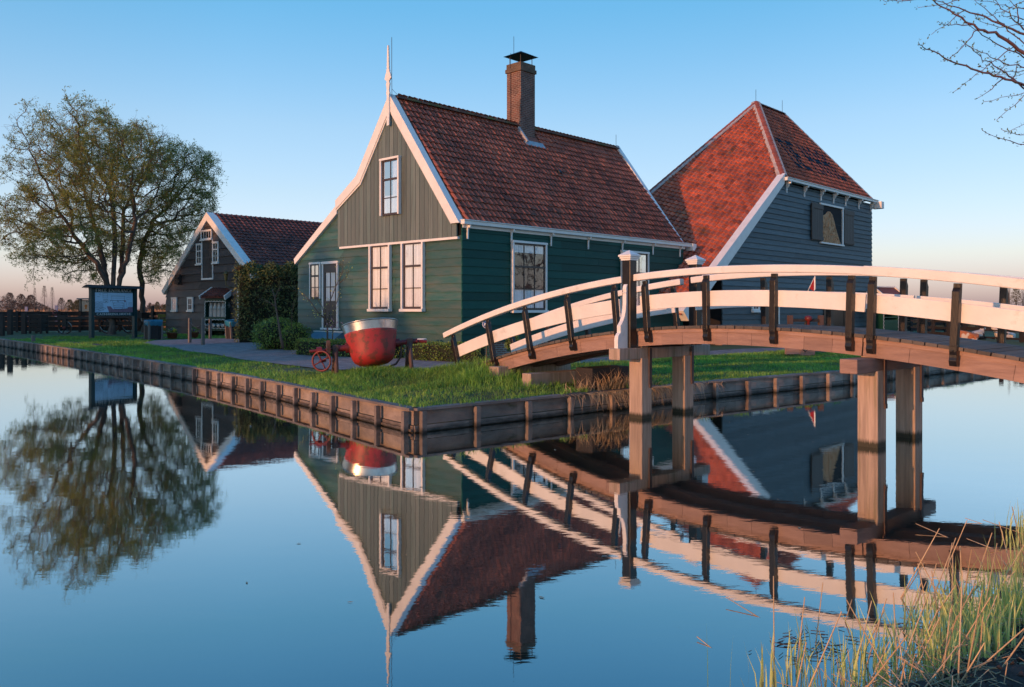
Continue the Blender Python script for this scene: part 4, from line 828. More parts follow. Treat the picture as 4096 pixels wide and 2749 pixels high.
line([(.78, .56), (.77, .16)], .012); line([(.81, .56), (.85, .2), (.76, .16)], .012); line([(.05, .78), (.13, .78)], .012); line([(.1, .95), (.14, .95), (.14, .87), (.1, .87), (.1, .95)], .006); ell(.87, .72, .05, .06, .006); line([(.58, .58), (.6, .56), (.6, .5)], .03)
for k in range(9): line([(.36 + .06 * k, .02), (.37 + .062 * k, .14)], .006)
ln.build('drawing', M['ink'], pn); fl3 = MB(); fl3.add([sf2(PX(x, z)) - sf2.m[1] * .001 for x, z in ((.36, .0), (1, .0), (1, .27), (.87, .27), (.85, .18), (.46, .16), (.4, .3), (.3, .3))], [(0, 1, 2, 3, 4, 5, 6, 7)]); fl3.add([sf2(PX(x, z)) + sf2.m[1] * .001 for x, z in ((.745, .62), (.80, .62), (.81, .54), (.77, .52))], [(0, 1, 2, 3)]); fl3.build('drawing_floor', M['inkred'], pn)
lt = MB(); lf_ = Fr(sf2((0, .034, 0)), *sf2.m); serif(lt, lf_, "FREE ENTRANCE", .19, SW - .19, 2.295, 2.44); serif(lt, lf_, "CATHARINA HOEVE", .26, SW - .24, 1.155, 1.265); lt.build('lettering', M['white'], sign)
# the cream board behind it
e0 = at(184, 0, 54); e0[2] = .4; ef = Fr(e0, (1, 0, 0), (0, -1, 0)); s2 = thing('information_board', e0, 'cream notice board with the letters EN, half hidden behind the green board', 'sign')
for a in (0, 1.7): MB().box(ef, (a - .07, a + .07), (-.07, .07), (0, 2.05)).build('post', M['post'], s2)
MB().box(ef, (.1, 1.6), (-.03, .03), (1.12, 2.02)).build('board', M['cream'], s2); MB().box(ef, (-.22, 1.95), (-.2, .2), (2.05, 2.13), taper=(.04, .08)).build('roof', M['post'], s2)
lt = MB(); lt2 = Fr(ef((0, .034, 0)), *ef.m); serif(lt, lt2, "EN", .37, .60, 1.84, 1.97); lt.build('lettering', M['ink'], s2)
pc = MB(); pc.lathe(Fr(ef((.36, .034, 1.62)), (1, 0, 0), (0, 0, 1), (0, -1, 0)), [(0, .004), (.09, .003), (.1, 0)], 12); pc.box(ef, (.30, .42), (.032, .036), (1.42, 1.6)); pc.box(ef, (.28, .58), (.032, .035), (1.2, 1.28)); pc.build('picture', M['orange'], s2)

# ------------------------------------------------------------------ milk can stall
st0 = np.array(at(821, 0, 1)) * 0; sx0 = at(818 / 1.7534, 0, 44.3); sx0[2] = .30; fd_ = np.array([.951, -.31, 0]); fo_ = np.array([-.31, -.951, 0]); kf = Fr(sx0, fd_, fo_); SWd = 1.32
stall = thing('milk_stall', sx0, 'dark green milk can stall with wavy white trim and little tiled roof', 'stall')
sm_ = MB(); sm_.box(kf, (0, .04), (-.75, .0), (.1, 2.0)); sm_.box(kf, (SWd - .04, SWd), (-.75, 0), (.1, 2.25)); sm_.box(kf, (.04, SWd - .04), (-.75, -.72), (.1, 2.2)); sm_.box(kf, (.04, SWd - .04), (-.72, .0), (.98, 1.10)); sm_.box(kf, (.04, SWd - .04), (-.72, .0), (.36, .50)); sm_.box(kf, (.04, SWd - .04), (-.03, .0), (1.92, 2.12)); sm_.build('case', M['stallgreen'], stall)
def wavy(m, fr, p, q, n, amp=.022, w=.035, out=.008):
    p, q = np.array(p), np.array(q); d = q - p; L = np.linalg.norm(d); d /= L; nn = np.array([-d[1], d[0]]); K2 = n * 10; vs = []
    for k in range(K2 + 1):
        c = p + d * L * k / K2 + nn * amp * math.sin(2 * math.pi * k / 10); vs += [fr((*(c - nn * w / 2)[:1], out, (c - nn * w / 2)[1])), fr(((c + nn * w / 2)[0], out, (c + nn * w / 2)[1]))]
    m.add(vs, [(2 * k, 2 * k + 2, 2 * k + 3, 2 * k + 1) for k in range(K2)])
wv = MB()
for p, q, n in (((.03, 1.92), (SWd - .03, 1.92), 7), ((.03, 1.10), (.03, 1.9), 5), ((SWd - .0, 1.08), (SWd - .0, 1.9), 5), ((.03, .96), (SWd - .03, .96), 7), ((.03, .50), (.03, .94), 3), ((SWd, .46), (SWd, .94), 3), ((.03, .50), (SWd - .03, .50), 6), ((.03, .12), (.03, .34), 1), ((SWd, .08), (SWd, .34), 1)): wavy(wv, kf, p, q, n)
wv.build('wavy_trim', M['whiteold'], stall)
sd_ = MB(); sdf = Fr(kf((SWd, 0, 0)), -fo_, fd_)
for k in range(6):
    a = k * math.pi / 3
    for sgn in (1, -1):
        pts = [(.36 + r * math.cos(a) - o * sgn * math.sin(a), 1.72 + r * math.sin(a) + o * sgn * math.cos(a)) for r, o in ((0, .0), (.09, .035), (.17, .0))]
        for p, q in zip(pts[:-1], pts[1:]):
            p, q = np.array(p), np.array(q); d = q - p; L = np.hypot(*d); nn = np.array([-d[1], d[0]]) / L * .011
            sd_.add([sdf((c[0], .004, c[1])) for c in (p + nn, p - nn, q - nn, q + nn)], [(0, 1, 2, 3)])
sd_.build('star_ornament', M['whiteold'], stall)
rfk = Fr(kf((-.16, .22, 2.14)), fd_, -fo_ * .9 + Z * .44, fo_ * .44 + Z * .9); rk = MB(); pantiles(rk, rfk.at(.12, 0, .02), 8, 4, .17, .27, lambda a, b: True); rk.box(rfk, (.06, 1.58), (0, 1.1), (-.05, 0)); rko = rk.build('roof', M['barntile'], stall)
rbm = MB(); rbm.box(rfk, (.0, .07), (-.03, 1.12), (-.1, .09)); rbm.box(rfk, (1.57, 1.64), (-.03, 1.12), (-.14, .09)); rbm.build('barge_board', M['white'], rko)
def milk_can(r=.13, h=.74):
    root = thing('milk_can', (0, 0, 0), '', 'milk can', 'milk cans in the green stall'); f = WORLD
    MB().lathe(f, [(0, 0), (r, 0), (r * 1.03, .02), (r, .04), (r, h * .60), (r * 1.03, h * .61), (r, h * .62), (r * .93, h * .70), (r * .62, h * .82), (r * .60, h * .93), (r * .66, h * .94)], 24).build('body', M['can'], root, smooth=True)
    MB().lathe(f, [(r * .60, h * .92), (r * .72, h * .93), (r * .72, h), (r * .6, h * 1.01), (0, h * 1.01)], 20).build('lid', M['can'], root, smooth=True)
    hn_ = MB()
    for sgn in (-1, 1): hn_.tube([(sgn * r * .75, 0, h * .78), (sgn * r * .98, 0, h * .82), (sgn * r * .95, 0, h * .9), (sgn * r * .66, 0, h * .9)], .012, 6)
    hn_.build('handle', M['can'], root); return root
can0 = milk_can(); used = [0]
def put_can(loc, lab, lie=None):
    c = can0 if not used[0] else copy_tree(can0); used[0] = 1; c.location = tuple(float(v) for v in loc); c['label'] = lab
    if lie: c.rotation_euler = lie
ul = ['upright pale milk can, leftmost on the upper shelf of the stall', 'upright pale milk can, second from the left on the upper shelf', 'upright pale milk can, third from the left on the upper shelf', 'upright pale milk can, rightmost on the upper shelf of the stall']
for k in range(4): put_can(kf((.27 + .26 * k, -.22, 1.10)), ul[k], (0, 0, random.uniform(0, 1)))
ll = ['milk can lying on the lower shelf, leftmost of five', 'milk can lying on the lower shelf, second from the left of five', 'milk can lying on the lower shelf, middle one of five', 'milk can lying on the lower shelf, fourth from the left of five', 'milk can lying on the lower shelf, rightmost of five']
for k in range(5): put_can(kf((.20 + .235 * k, -.62, .635)), ll[k], (R(90), 0, math.atan2(fd_[1], fd_[0]) - .12 + .06 * k))

# ------------------------------------------------------------------ litter bins, rope posts, flower baskets
def bin_():
    root = thing('litter_bin', (0, 0, 0), '', 'litter bin', 'wooden litter bins with blue bags'); f = WORLD; m = MB()
    for s in range(4):
        a = s * math.pi / 2; fr = Fr((0, 0, 0), (math.cos(a), math.sin(a), 0), (-math.sin(a), math.cos(a), 0))
        for k in range(4): m.box(fr, (-.27 + k * .136, -.27 + k * .136 + .128), (-.295, -.27), (0, .88), random.random())
    m.build('case', M['fence'], root)
    for sx_, sy in ((-1, -1), (1, -1), (-1, 1), (1, 1)): MB().box(f, (sx_ * .29 - .04, sx_ * .29 + .04), (sy * .29 - .04, sy * .29 + .04), (0, .9)).build('corner_post', M['post'], root)
    b = MB(); n = 36
    vs = []
    for zz_, rr in ((.70, .33), (.76, .345), (.86, .35), (.93, .355), (.97, .33), (.94, .27)):
        for k in range(n):
            a = 2 * math.pi * k / n; q = rr / max(abs(math.cos(a)), abs(math.sin(a))) * (1 if zz_ > .75 else random.uniform(.95, 1.02)); q = min(q, rr * 1.28); vs.append((q * math.cos(a), q * math.sin(a), zz_ + (random.uniform(-.03, .02) if zz_ < .75 else 0)))
    b.add(vs, [(j * n + k, j * n + (k + 1) % n, (j + 1) * n + (k + 1) % n, (j + 1) * n + k) for j in range(5) for k in range(n)]); b.build('blue_bag', M['bluebag'], root, smooth=True); return root
b0 = bin_(); p = at(350, 0, 39.2); b0.location = (p[0], p[1], .34); b0.rotation_euler = (0, 0, R(42)); b0['label'] = 'dark wooden litter bin with blue bag beside the thin leaning tree'
b1 = copy_tree(b0); p = at(537, 0, 39.0); b1.location = (p[0], p[1], .34); b1.rotation_euler = (R(3), R(-5), R(40)); b1['label'] = 'dark wooden litter bin with tilted blue lid bag right of the milk stall'
rp = []
for (x, d, h, lab) in ((433, 35.3, 1.1, 'slim grey rope post, leftmost of three on the brick path'), (463, 33.1, 1.12, 'slim grey rope post nearest the canal, in front of the stall'), (479.5, 39.2, 1.02, 'slim grey rope post standing right before the milk cans')):
    p = at(x, 0, d); o = MB().box(Fr((p[0], p[1], .33), U, V), (-.055, .055), (-.055, .055), (0, h), taper=(.005, .005)).build('rope_post', M['post']); tag(o, lab, 'post', 'rope posts by the barn'); rp.append(np.array([p[0], p[1], .33 + h - .12]))
def rope(a, b, lab):
    tag(MB().tube([a + (b - a) * k / 12 - Z * .25 * 4 * (k / 12) * (1 - k / 12) for k in range(13)], .018, 6).build('rope', M['blackpaint'], smooth=True), lab, 'rope', 'sagging ropes')
rope(rp[0], rp[1], 'dark sagging rope between the two nearer rope posts'); rope(rp[1], rp[2], 'dark sagging rope from the nearest rope post back towards the milk cans')
def basket():
    root = thing('flower_basket', (0, 0, 0), '', 'flower basket', 'flower baskets'); MB().lathe(WORLD, [(0, .0), (.19, 0), (.25, .30), (.27, .31), (.27, .35), (.24, .35), (.22, .28), (0, .28)], 24).build('basket', M['basket'], root, smooth=True)
    lv = MB()
    for k in range(160):
        a, r = random.uniform(0, 6.28), .22 * random.random() ** .5; c = np.array([r * math.cos(a), r * math.sin(a), .32 + random.uniform(0, .26) * (1.2 - r * 3)]); d = NR.normal(0, .05, 3); e = NR.normal(0, .03, 3); lv.add([c, c + d, c + d + e, c + e], [(0, 1, 2, 3)], random.random())
    lv.build('leaves', M['hedge'], root)
    for mname, n in (('pink', 14), ('purple', 9), ('yellow', 7)):
        f = MB(); a0_ = random.uniform(0, 6)
        for k in range(n): a, r = a0_ + random.gauss(0, .9), .2 * random.random() ** .5; f.lathe(Fr((r * math.cos(a), r * math.sin(a), .38 + .12 * random.random()), (1, 0, 0), (0, 1, 0)), [(0, -.02), (.035, 0), (.03, .03), (0, .035)], 7)
        f.build('flowers', M[mname], root, smooth=True)
    return root
f0 = basket(); p = at(393, 0, 40); f0.location = (p[0], p[1], .34); f0['label'] = 'woven basket of pink and blue flowers nearer the bin'
f1 = copy_tree(f0); p = at(441, 0, 40.6); f1.location = (p[0], p[1], .34); f1.rotation_euler = (0, 0, 2); f1['label'] = 'woven basket of pink and yellow flowers behind the left rope post'

# ------------------------------------------------------------------ farm cart, fence, stumps on the left
ca = at(148, 0, 47.5); ca[2] = .36; cb = at(255, 0, 48.5); cd = at(290, 0, 48.8); cart = thing('farm_cart', ca, 'old dark farm cart with spoked wheels standing under the big willow', 'cart')
def wheel(c, r, n, ang, name='wheel'):
    fr = Fr(c, (math.cos(ang), math.sin(ang), 0), (0, 0, 1), (-math.sin(ang), math.cos(ang), 0)); w = MB()
    K2 = 36; w.add([fr((rr * math.cos(2 * math.pi * k / K2), rr * math.sin(2 * math.pi * k / K2), d)) for rr, d in ((r, -.04), (r, .04), (r * .86, .04), (r * .86, -.04)) for k in range(K2)], [(j * K2 + k, j * K2 + (k + 1) % K2, ((j + 1) % 4) * K2 + (k + 1) % K2, ((j + 1) % 4) * K2 + k) for j in range(4) for k in range(K2)])
    for k in range(n): a = 2 * math.pi * k / n + .2; w.tube([fr((0, 0, 0)), fr((r * .9 * math.cos(a), r * .9 * math.sin(a), 0))], .025, 6)
    w.tube([fr((0, 0, -.12)), fr((0, 0, .12))], r * .18, 12); return w.build(name, M['blackpaint'], cart)
wheel((ca[0], ca[1], .74), .38, 6, .1); wheel((cb[0] - .15, cb[1], .98), .62, 10, .12); wheel((cd[0] + .1, cd[1] + .3, .98), .62, 10, .12)
cm = MB(); cfx = Fr((ca[0], ca[1], 0), (1, .03, 0), (0, 1, 0)); W2 = cd[0] - ca[0]
cm.box(cfx, (-.35, W2 + .6), (-.1, .1), (1.24, 1.40)); cm.box(cfx, (-.38, .12), (-.12, .12), (1.22, 1.46)); cm.box(cfx, (-.12, .12), (-.09, .09), (.7, 1.3)); cm.build('beam', M['fence'], cart)
cm = MB(); cm.box(cfx, (2.0, W2 + 1.6), (-.5, .5), (1.30, 1.62)); cm.box(cfx, (2.2, W2 + 1.4), (-.1, .1), (.9, 1.1)); cm.build('body', M['fence'], cart)
cm = MB(); cm.tube([cfx((-.6, -.1, 1.60)), cfx((.15, 0, 1.55)), cfx((.12, 0, 1.4))], .02, 6); cm.build('lever', M['metal'], cart); hkl = MB(); hkl.tube([cfx((-.5 + .12 * math.cos(a), -.1, 1.62 + .12 * math.sin(a))) for a in np.linspace(.6, 5.6, 12)], .035, 7); hkl.build('red_hook', M['redplain'], cart, smooth=True)
wr = MB(); wr.lathe(Fr((ca[0], ca[1] - .09, .74), (1, 0, 0), (0, 0, 1), (0, -1, 0)), [(0, .04), (.06, .03), (.09, 0)], 12); wr.build('wheel_hub', M['redplain'], cart)
def board_fence(a, b, h, nb, lab, name='board_fence', gap=.05, ph=.2, posts=7):
    a, b = np.array([*a, 0.]), np.array([*b, 0.]); d = b - a; L = np.linalg.norm(d); d /= L; fr = Fr(a + Z * .34, d, (d[1], -d[0], 0)); root = thing(name, a + Z * .34, lab, 'fence', 'dark board fences'); m = MB(); bh = (h - .12) / nb
    for k in range(nb):
        for j in range(posts - 1): m.box(fr, (L * j / (posts - 1) + .005, L * (j + 1) / (posts - 1) - .005), (-.02, .02), (.12 + k * bh, .12 + (k + 1) * bh - gap * random.uniform(.7, 1.3)), random.random())
    m.build('boards', M['fence'], root)
    for j in range(posts): MB().box(fr, (L * j / (posts - 1) - .07, L * j / (posts - 1) + .07), (.021, .15), (-.1, h + ph * (j % 2))).build('post', M['fence'], root)
    return root
pa, pb_ = at(-60, 0, 50), at(318, 0, 53.5); board_fence(pa[:2], pb_[:2], 1.36, 4, 'long dark horizontal board fence behind the cart and the willow', gap=.03, ph=.0, posts=9)
pc_, pd_ = at(318, 0, 53.5), at(384, 0, 52.5); board_fence(pc_[:2], pd_[:2], 1.40, 4, 'short dark board fence running up to the brown barn', gap=.1, ph=.3, posts=3)
gp = at(379, 0, 49.7); gg = MB()
for k in range(4): gg.box(Fr((gp[0], gp[1], .5), (1, 0, 0), (0, 1, 0)), (-.5, .32), (-.02, .02), (.02 + k * .27, .2 + k * .27))
for a in (-.5, .28): gg.box(Fr((gp[0], gp[1], .3), (1, 0, 0), (0, 1, 0)), (a, a + .07), (.021, .07), (0, 1.2))
tag(gg.build('slatted_gate', pm('yellow_green_paint', (0.16, 0.15, 0.02), rough=.6)), 'yellow green slatted gate beside the brown barn corner', 'gate')
p = at(76, 0, 36.6); tag(MB().tube([(p[0], p[1], .2), (p[0], p[1], .66)], [.085, .08], 12).build('mooring_stump', M['post'], smooth=False), 'short grey wooden stump standing in grass at the canal edge', 'post')
p = at(88, 0, 48.5); bq = thing('slatted_bin', (p[0], p[1], .34), 'dark slatted wooden box standing before the fence, left of the cart', 'bin'); fq = Fr((p[0], p[1], .34), (1, 0, 0), (0, 1, 0)); m = MB()
for k in range(4): m.box(fq, (-.36, .36), (-.36, .36), (.18 + k * .25, .36 + k * .25))
m.box(fq, (-.40, .40), (-.40, .40), (1.12, 1.17)); m.build('slats', M['fence'], bq)
for sx_ in (-.32, .32):
    for sy in (-.32, .32): MB().box(fq, (sx_ - .05, sx_ + .05), (sy - .05, sy + .05), (0, 1.1)).build('post', M['fence'], bq)
for (x, h, nm, mt, lab, d) in ((23, 1.5, 'fence_post', 'fence', 'dark thick post at the far left end of the fence', 46), (55, 1.3, 'fence_post', 'fence', 'dark rough post in front of the fence, left of the slatted box', 47.5), (4, 1.25, 'fence_post', 'fence', 'dark post cut by the left photo edge', 45)):
    p = at(x, 0, d); o = MB().box(Fr((p[0], p[1], .3), (1, 0, 0), (0, 1, 0)), (-.12, .12), (-.1, .1), (0, h), taper=(.01, .01)).build(nm, M[mt]); tag(o, lab, 'post')
for (x, h, d, mt, lab) in ((60, 1.1, 62, 'signblue', 'small blue marker post in the reed field, left one'), (128.5, 1.2, 62, 'signblue', 'small blue marker post in the reed field, right one'), (73, .9, 60, 'post', 'grey field post seen over the fence, leftmost'), (109, .9, 60, 'post', 'grey field post seen over the fence, middle one'), (151, 1.0, 60, 'post', 'grey field post seen over the fence, near the cream board')):
    p = at(x, 0, d); o = MB().box(Fr((p[0], p[1], .9), (1, 0, 0), (0, 1, 0)), (-.1, .1), (-.03, .03), (0, h)).build('field_post', M[mt]); tag(o, lab, 'post', 'posts in the reed field')

# ------------------------------------------------------------------ small things round the green house
hx = gf((6.9, .45, .38)); tr_ = thing('cellar_hatch', hx, 'low grey blue sloping cellar hatch with white edges under the front door', 'hatch')
m = MB(); hf2 = Fr(gf((0, .03, .34)), U, -V); m.prism(Fr(hf2.o, -V, U), [(0, 0), (.75, 0), (.75, .25), (.1, .66), (0, .66)], 5.9, 7.6, 'ac'); m.build('lid', M['bluepaint'], tr_)
m = MB(); m.box(hf2, (5.86, 7.66), (.0, .12), (.665, .70)); m.box(hf2, (5.86, 7.66), (.72, .80), (.24, .30)); m.build('edge', M['white'], tr_)
p = gf((1.0, .75, 0)); tub = MB(); tub.lathe(Fr((p[0], p[1], .58), (1, 0, 0), (0, 1, 0)), [(0, 0), (.12, 0), (.14, .30), (.165, .31), (.165, .35), (.14, .35), (.12, .1), (0, .1)], 28); tag(tub.build('white_tub', M['white'], smooth=True), 'round white tub standing behind the low hedge at the house front', 'tub')
p = at(1110, 0, 20.6); ds = thing('dog_sign', (p[0], p[1], .4), 'round blue sign with a white dog on a lead, on a thin post', 'sign'); dfr = Fr((p[0], p[1], 0), (1, 0, 0), (0, -1, 0))
MB().tube([(p[0], p[1] + .03, .3), (p[0], p[1] + .03, 1.58)], .018, 8).build('post', M['metal'], ds)
zc = 1.8 + (1238 - 1296.4) / FPX * 20.6; dc = Fr(dfr((0, 0, zc)), (1, 0, 0), (0, 0, 1), (0, -1, 0))
MB().lathe(dc, [(0, -.004), (.108, -.004), (.108, .003), (0, .003)], 36).build('plate', M['white'], ds); MB().lathe(dc, [(.0, .0045), (.097, .0045)], 36).build('blue_disc', M['signblue'], ds)
dg = MB()
def dpoly(pts): dg.add([dc((x * .1, y * .1, .0065)) for x, y in pts], [tuple(range(len(pts)))])
dpoly([(-.6, .05), (-.45, .2), (.1, .2), (.35, .38), (.5, .55), (.58, .42), (.8, .3), (.78, .16), (.55, .12), (.42, -.05), (.4, -.25), (.15, -.12), (-.2, -.12), (-.42, -.2), (-.5, -.1)])
dpoly([(-.42, -.15), (-.25, -.12), (-.3, -.45), (-.2, -.7), (-.33, -.7), (-.46, -.42)]); dpoly([(-.6, -.0), (-.45, -.1), (-.62, -.5), (-.74, -.46)]); dpoly([(.2, -.15), (.4, -.2), (.34, -.45), (.42, -.72), (.28, -.72), (.2, -.42)]); dpoly([(.4, -.2), (.52, -.3), (.75, -.45), (.7, -.56), (.45, -.4)]); dpoly([(-.55, .08), (-.78, .34), (-.7, .38), (-.45, .18)]); dpoly([(.1, .45), (-.5, .85), (-.46, .9), (.14, .5)])
dg.build('dog_figure', M['white'], ds)

# ------------------------------------------------------------------ things seen beyond the bridge
p = at(1843, 0, 28); pump = thing('water_pump', (p[0], p[1], .4), 'red iron hand pump in a dark wooden frame beyond the bridge rails', 'pump'); pf = Fr((p[0], p[1], .4), (1, .1, 0), (-.1, 1, 0))
for a in (-.62, .45):
    MB().box(pf, (a - .07, a + .07), (-.08, .08), (0, 1.2)).build('post', M['rust'], pump)
fm = MB(); fm.box(pf, (-.55, .38), (-.05, .05), (.98, 1.07)); fm.box(pf, (-.55, .38), (-.05, .05), (.44, .52)); fm.tube([pf((-.05, 0, 1.0)), pf((-.3, 0, .3))], .04, 6); fm.tube([pf((0, 0, 1.0)), pf((.25, 0, .3))], .04, 6); fm.build('frame', M['fence'], pump)
fm = MB(); fm.lathe(Fr(pf((0, -.05, 0)), (1, 0, 0), (0, 1, 0)), [(.05, 0), (.05, .5), (.1, .52), (.1, .6), (.05, .62), (.045, 1.0), (.13, 1.05), (.12, 1.15), (.07, 1.18), (0, 1.2)], 14); fm.build('pump_body', M['redplain'], pump, smooth=True)
p = at(1826, 0, 25.6); tr2 = thing('spotlight_stand', (p[0], p[1], .4), 'low weathered plank stand carrying a small grey floodlight on the grass', 'lamp stand'); pf = Fr((p[0], p[1], .36), (1, .12, 0), (-.12, 1, 0))
m = MB(); m.box(pf, (-.48, -.02), (-.05, .05), (.06, .34), .8); m.box(pf, (.08, .46), (-.03, .07), (.02, .30), .4); m.box(pf, (-.03, .08), (-.08, -.02), (.0, .34)); m.build('planks', M['beam'], tr2)
for a in (-.36, .26): MB().box(pf, (a - .04, a + .04), (.06, .13), (-.1, .55)).build('stake', M['rust'], tr2)
m = MB(); m.box(pf, (-.08, .16), (-.12, .06), (.36, .5), taper=(.02, .02)); m.tube([pf((-.04, -.1, .36)), pf((-.02, -.14, .22)), pf((.08, -.16, .14)), pf((.16, -.14, .2)), pf((.14, -.1, .36))], .012, 6); m.build('floodlight', M['metal'], tr2)
p = at(1868, 0, 27.0); bt = thing('barrel_tub', (p[0], p[1], .35), 'grey wooden half barrel with a red hoop on the grass beyond the bridge', 'barrel'); f = Fr((p[0], p[1], .35), (1, 0, 0), (0, 1, 0))
MB().lathe(f, [(0, 0), (.27, 0), (.25, .3), (.24, .38), (0, .38)], 20).build('staves', M['post'], bt); MB().lathe(f, [(.245, .3), (.28, .3), (.28, .37), (0, .4)], 20).build('hoop', M['redplain'], bt)
p = at(1850, 0, 36.0); q = at(1858, 634, 36.0); flg = thing('flag', (q[0] - .3, q[1], 2.2), 'small red and white flag on a slanting white pole before the blue barn', 'flag')
m = MB(); b_ = at(1843, 664, 36); t_ = at(1860, 628, 36); m.tube([b_, t_], .012, 6); m.build('pole', M['white'], flg); m = MB(); m.add([at(1846, 657, 36), at(1857, 636, 36), at(1857, 664, 35.9), at(1852, 662, 35.95)], [(0, 1, 2, 3)]); m.build('red_cloth', M['flagred'], flg); m = MB(); m.add([at(1857, 636, 36.01), at(1860, 630, 36.0), at(1860, 660, 35.9), at(1857, 664, 35.9)], [(0, 1, 2, 3)]); m.build('white_cloth', M['white'], flg)
# green cheese stall
k0 = at(2014, 0, 43.5); k0[2] = .35; gk = thing('cheese_stall', k0, 'dark green cheese stall with wavy white trim and white roof edge beside the blue barn', 'stall'); kf2 = Fr(k0, (.9, .43, 0), (.43, -.9, 0))
m = MB(); m.box(kf2, (0, .05), (-.9, 0), (0, 2.15)); m.box(kf2, (1.15, 1.2), (-.9, 0), (0, 2.15)); m.box(kf2, (.05, 1.15), (-.9, -.85), (0, 2.15)); m.box(kf2, (.05, 1.15), (-.85, 0), (.0, .9)); m.box(kf2, (.05, 1.15), (-.85, 0), (1.0, 1.06)); m.box(kf2, (.05, 1.15), (-.85, 0), (1.42, 1.47)); m.build('case', M['stallgreen'], gk)
m = MB(); wavy(m, kf2, (.06, .1), (.06, 2.0), 10); wavy(m, kf2, (1.16, .1), (1.16, 2.0), 10); m.build('wavy_trim', M['whiteold'], gk)
m = MB(); m.add([kf2((a, b, c)) for a in (-.15, 1.35) for b, c in ((.3, 2.1), (-.45, 2.62), (-1.2, 2.1))], [(0, 1, 4, 3), (1, 2, 5, 4), (0, 3, 5, 2)]); ro = m.build('roof', M['barntile'], gk)
m = MB(); 
for a in (-.2, 1.36): m.strip(Fr(kf2((a, 0, 0)), *kf2.m), [(.36, 2.12), (-.45, 2.70), (-1.26, 2.12)], [(.36, 1.98), (-.45, 2.54), (-1.26, 1.98)], 0, .05, 'bc')
m.box(kf2, (-.2, 1.4), (-.52, -.38), (2.62, 2.68)); m.build('barge_board', M['white'], ro)
for k, (a, c) in enumerate(((.2, 1.47), (.2, 1.56), (.42, 1.47), (.2, 1.06))): tag(MB().lathe(Fr(kf2((a, -.2, c)), (1, 0, 0), (0, 1, 0)), [(0, 0), (.09, 0), (.105, .04), (.09, .085), (0, .085)], 16).build('cheese', M['cheese'], smooth=True), ['yellow cheese wheel lying on the top shelf of the cheese stall', 'yellow cheese wheel stacked upon another on the top shelf', 'yellow cheese wheel at the right of the stacked pair', 'yellow cheese wheel on the lower shelf of the cheese stall'][k], 'cheese', 'cheeses in the stall')
# small far house
h0 = at(1990, 0, 60); h0[2] = .35; fh = thing('garden_shed', h0, 'small dark shed with red tiled roof and white gable boards far right', 'shed'); ff = Fr(h0, (.83, -.55, 0), (-.55, -.83, 0)); wd = 3.6
f3 = Fr(h0, (.8, .6, 0), (-.6, .8, 0)); LL = 4.2
m = MB(); m.box(f3, (0, LL), (0, 1.9), (0, 1.9)); m.prism(Fr(f3((LL, 0, 0)), *f3.m), [(0, 1.9), (.95, 2.9), (1.9, 1.9)], -.01, .0, 'bc'); m.build('wall', M['hayblue'], fh)
m = MB(); rr = Fr(f3((-.1, -.25, 1.68)), f3.m[0], f3.m[1] * .69 + Z * .725, -f3.m[1] * .725 + Z * .69); pantiles(m, rr, 20, 6, .215, .29, lambda a, b: True); m.box(rr, (0, 4.3), (0, 1.74), (-.05, 0)); rr = Fr(f3((-.1, 2.15, 1.68)), f3.m[0], -f3.m[1] * .69 + Z * .725, f3.m[1] * .725 + Z * .69); m.box(rr, (0, 4.3), (0, 1.74), (-.05, .02)); fo = m.build('roof', M['rooftile'], fh)
m = MB(); m.strip(Fr(f3((LL + .12, 0, 0)), *f3.m), [(-.35, 1.72), (.95, 3.05), (2.25, 1.72)], [(-.12, 1.62), (.95, 2.72), (2.02, 1.62)], 0, .12, 'bc'); m.build('barge_board', M['white'], fo)
# rail fence on the right, with animals in the meadow
pa, pb_ = at(2040, 0, 47), at(2440, 0, 33); board_fence(pa[:2], pb_[:2], 1.15, 3, 'dark three railed fence round the meadow on the right', name='rail_fence', gap=.22, ph=.08, posts=11)
pa, pb_ = at(2000, 0, 52), at(2350, 0, 52); board_fence(pa[:2], pb_[:2], 1.2, 3, 'dark rail fence farther back across the right meadow', name='rail_fence', gap=.2, ph=.05, posts=10)
def goat(loc, rz, c1, lab, sc=1.0):
    """a lying goat: deep chest, neck and raised head, folded legs"""
    g_ = thing('goat', loc, lab, 'goat', 'goats lying in the meadow', rz); m = bpy.data.meshes.new('body'); pts = [(-.42, 0, .22), (-.1, 0, .26), (.22, 0, .27), (.36, 0, .42), (.42, 0, .58), (.56, 0, .54), (.28, .12, .08), (.46, .12, .05), (.28, -.12, .08), (.48, -.12, .05), (-.38, .15, .08), (-.12, .18, .05), (-.38, -.15, .08), (-.12, -.18, .05), (.38, .07, .66), (.38, -.07, .66), (-.52, 0, .3)]
    ed = [(0, 1), (1, 2), (2, 3), (3, 4), (4, 5), (2, 6), (6, 7), (2, 8), (8, 9), (0, 10), (10, 11), (0, 12), (12, 13), (4, 14), (4, 15), (0, 16)]; rad = [.17, .2, .17, .1, .085, .05, .07, .04, .07, .04, .09, .04, .09, .04, .02, .02, .03]
    m.from_pydata([tuple(np.array(p) * sc) for p in pts], ed, []); o = bpy.data.objects.new('body', m); COL.objects.link(o); o.parent = g_; m.materials.append(c1)
    md = o.modifiers.new('skin', 'SKIN')
    for i, r_ in enumerate(rad): m.skin_vertices[0].data[i].radius = (r_ * sc, r_ * sc) if m.skin_vertices else None
    o.modifiers.new('sub', 'SUBSURF').levels = 1; return g_
gw = pm('goat_coat', (0.55, 0.5, 0.45), (0.06, 0.04, 0.03), 3, 1, rough=.9, lo=.53, hi=.56)
gw2 = pm('goat_coat_brown', (0.35, 0.13, 0.06), (0.5, 0.45, 0.4), 3, 1, rough=.9, lo=.5, hi=.54)
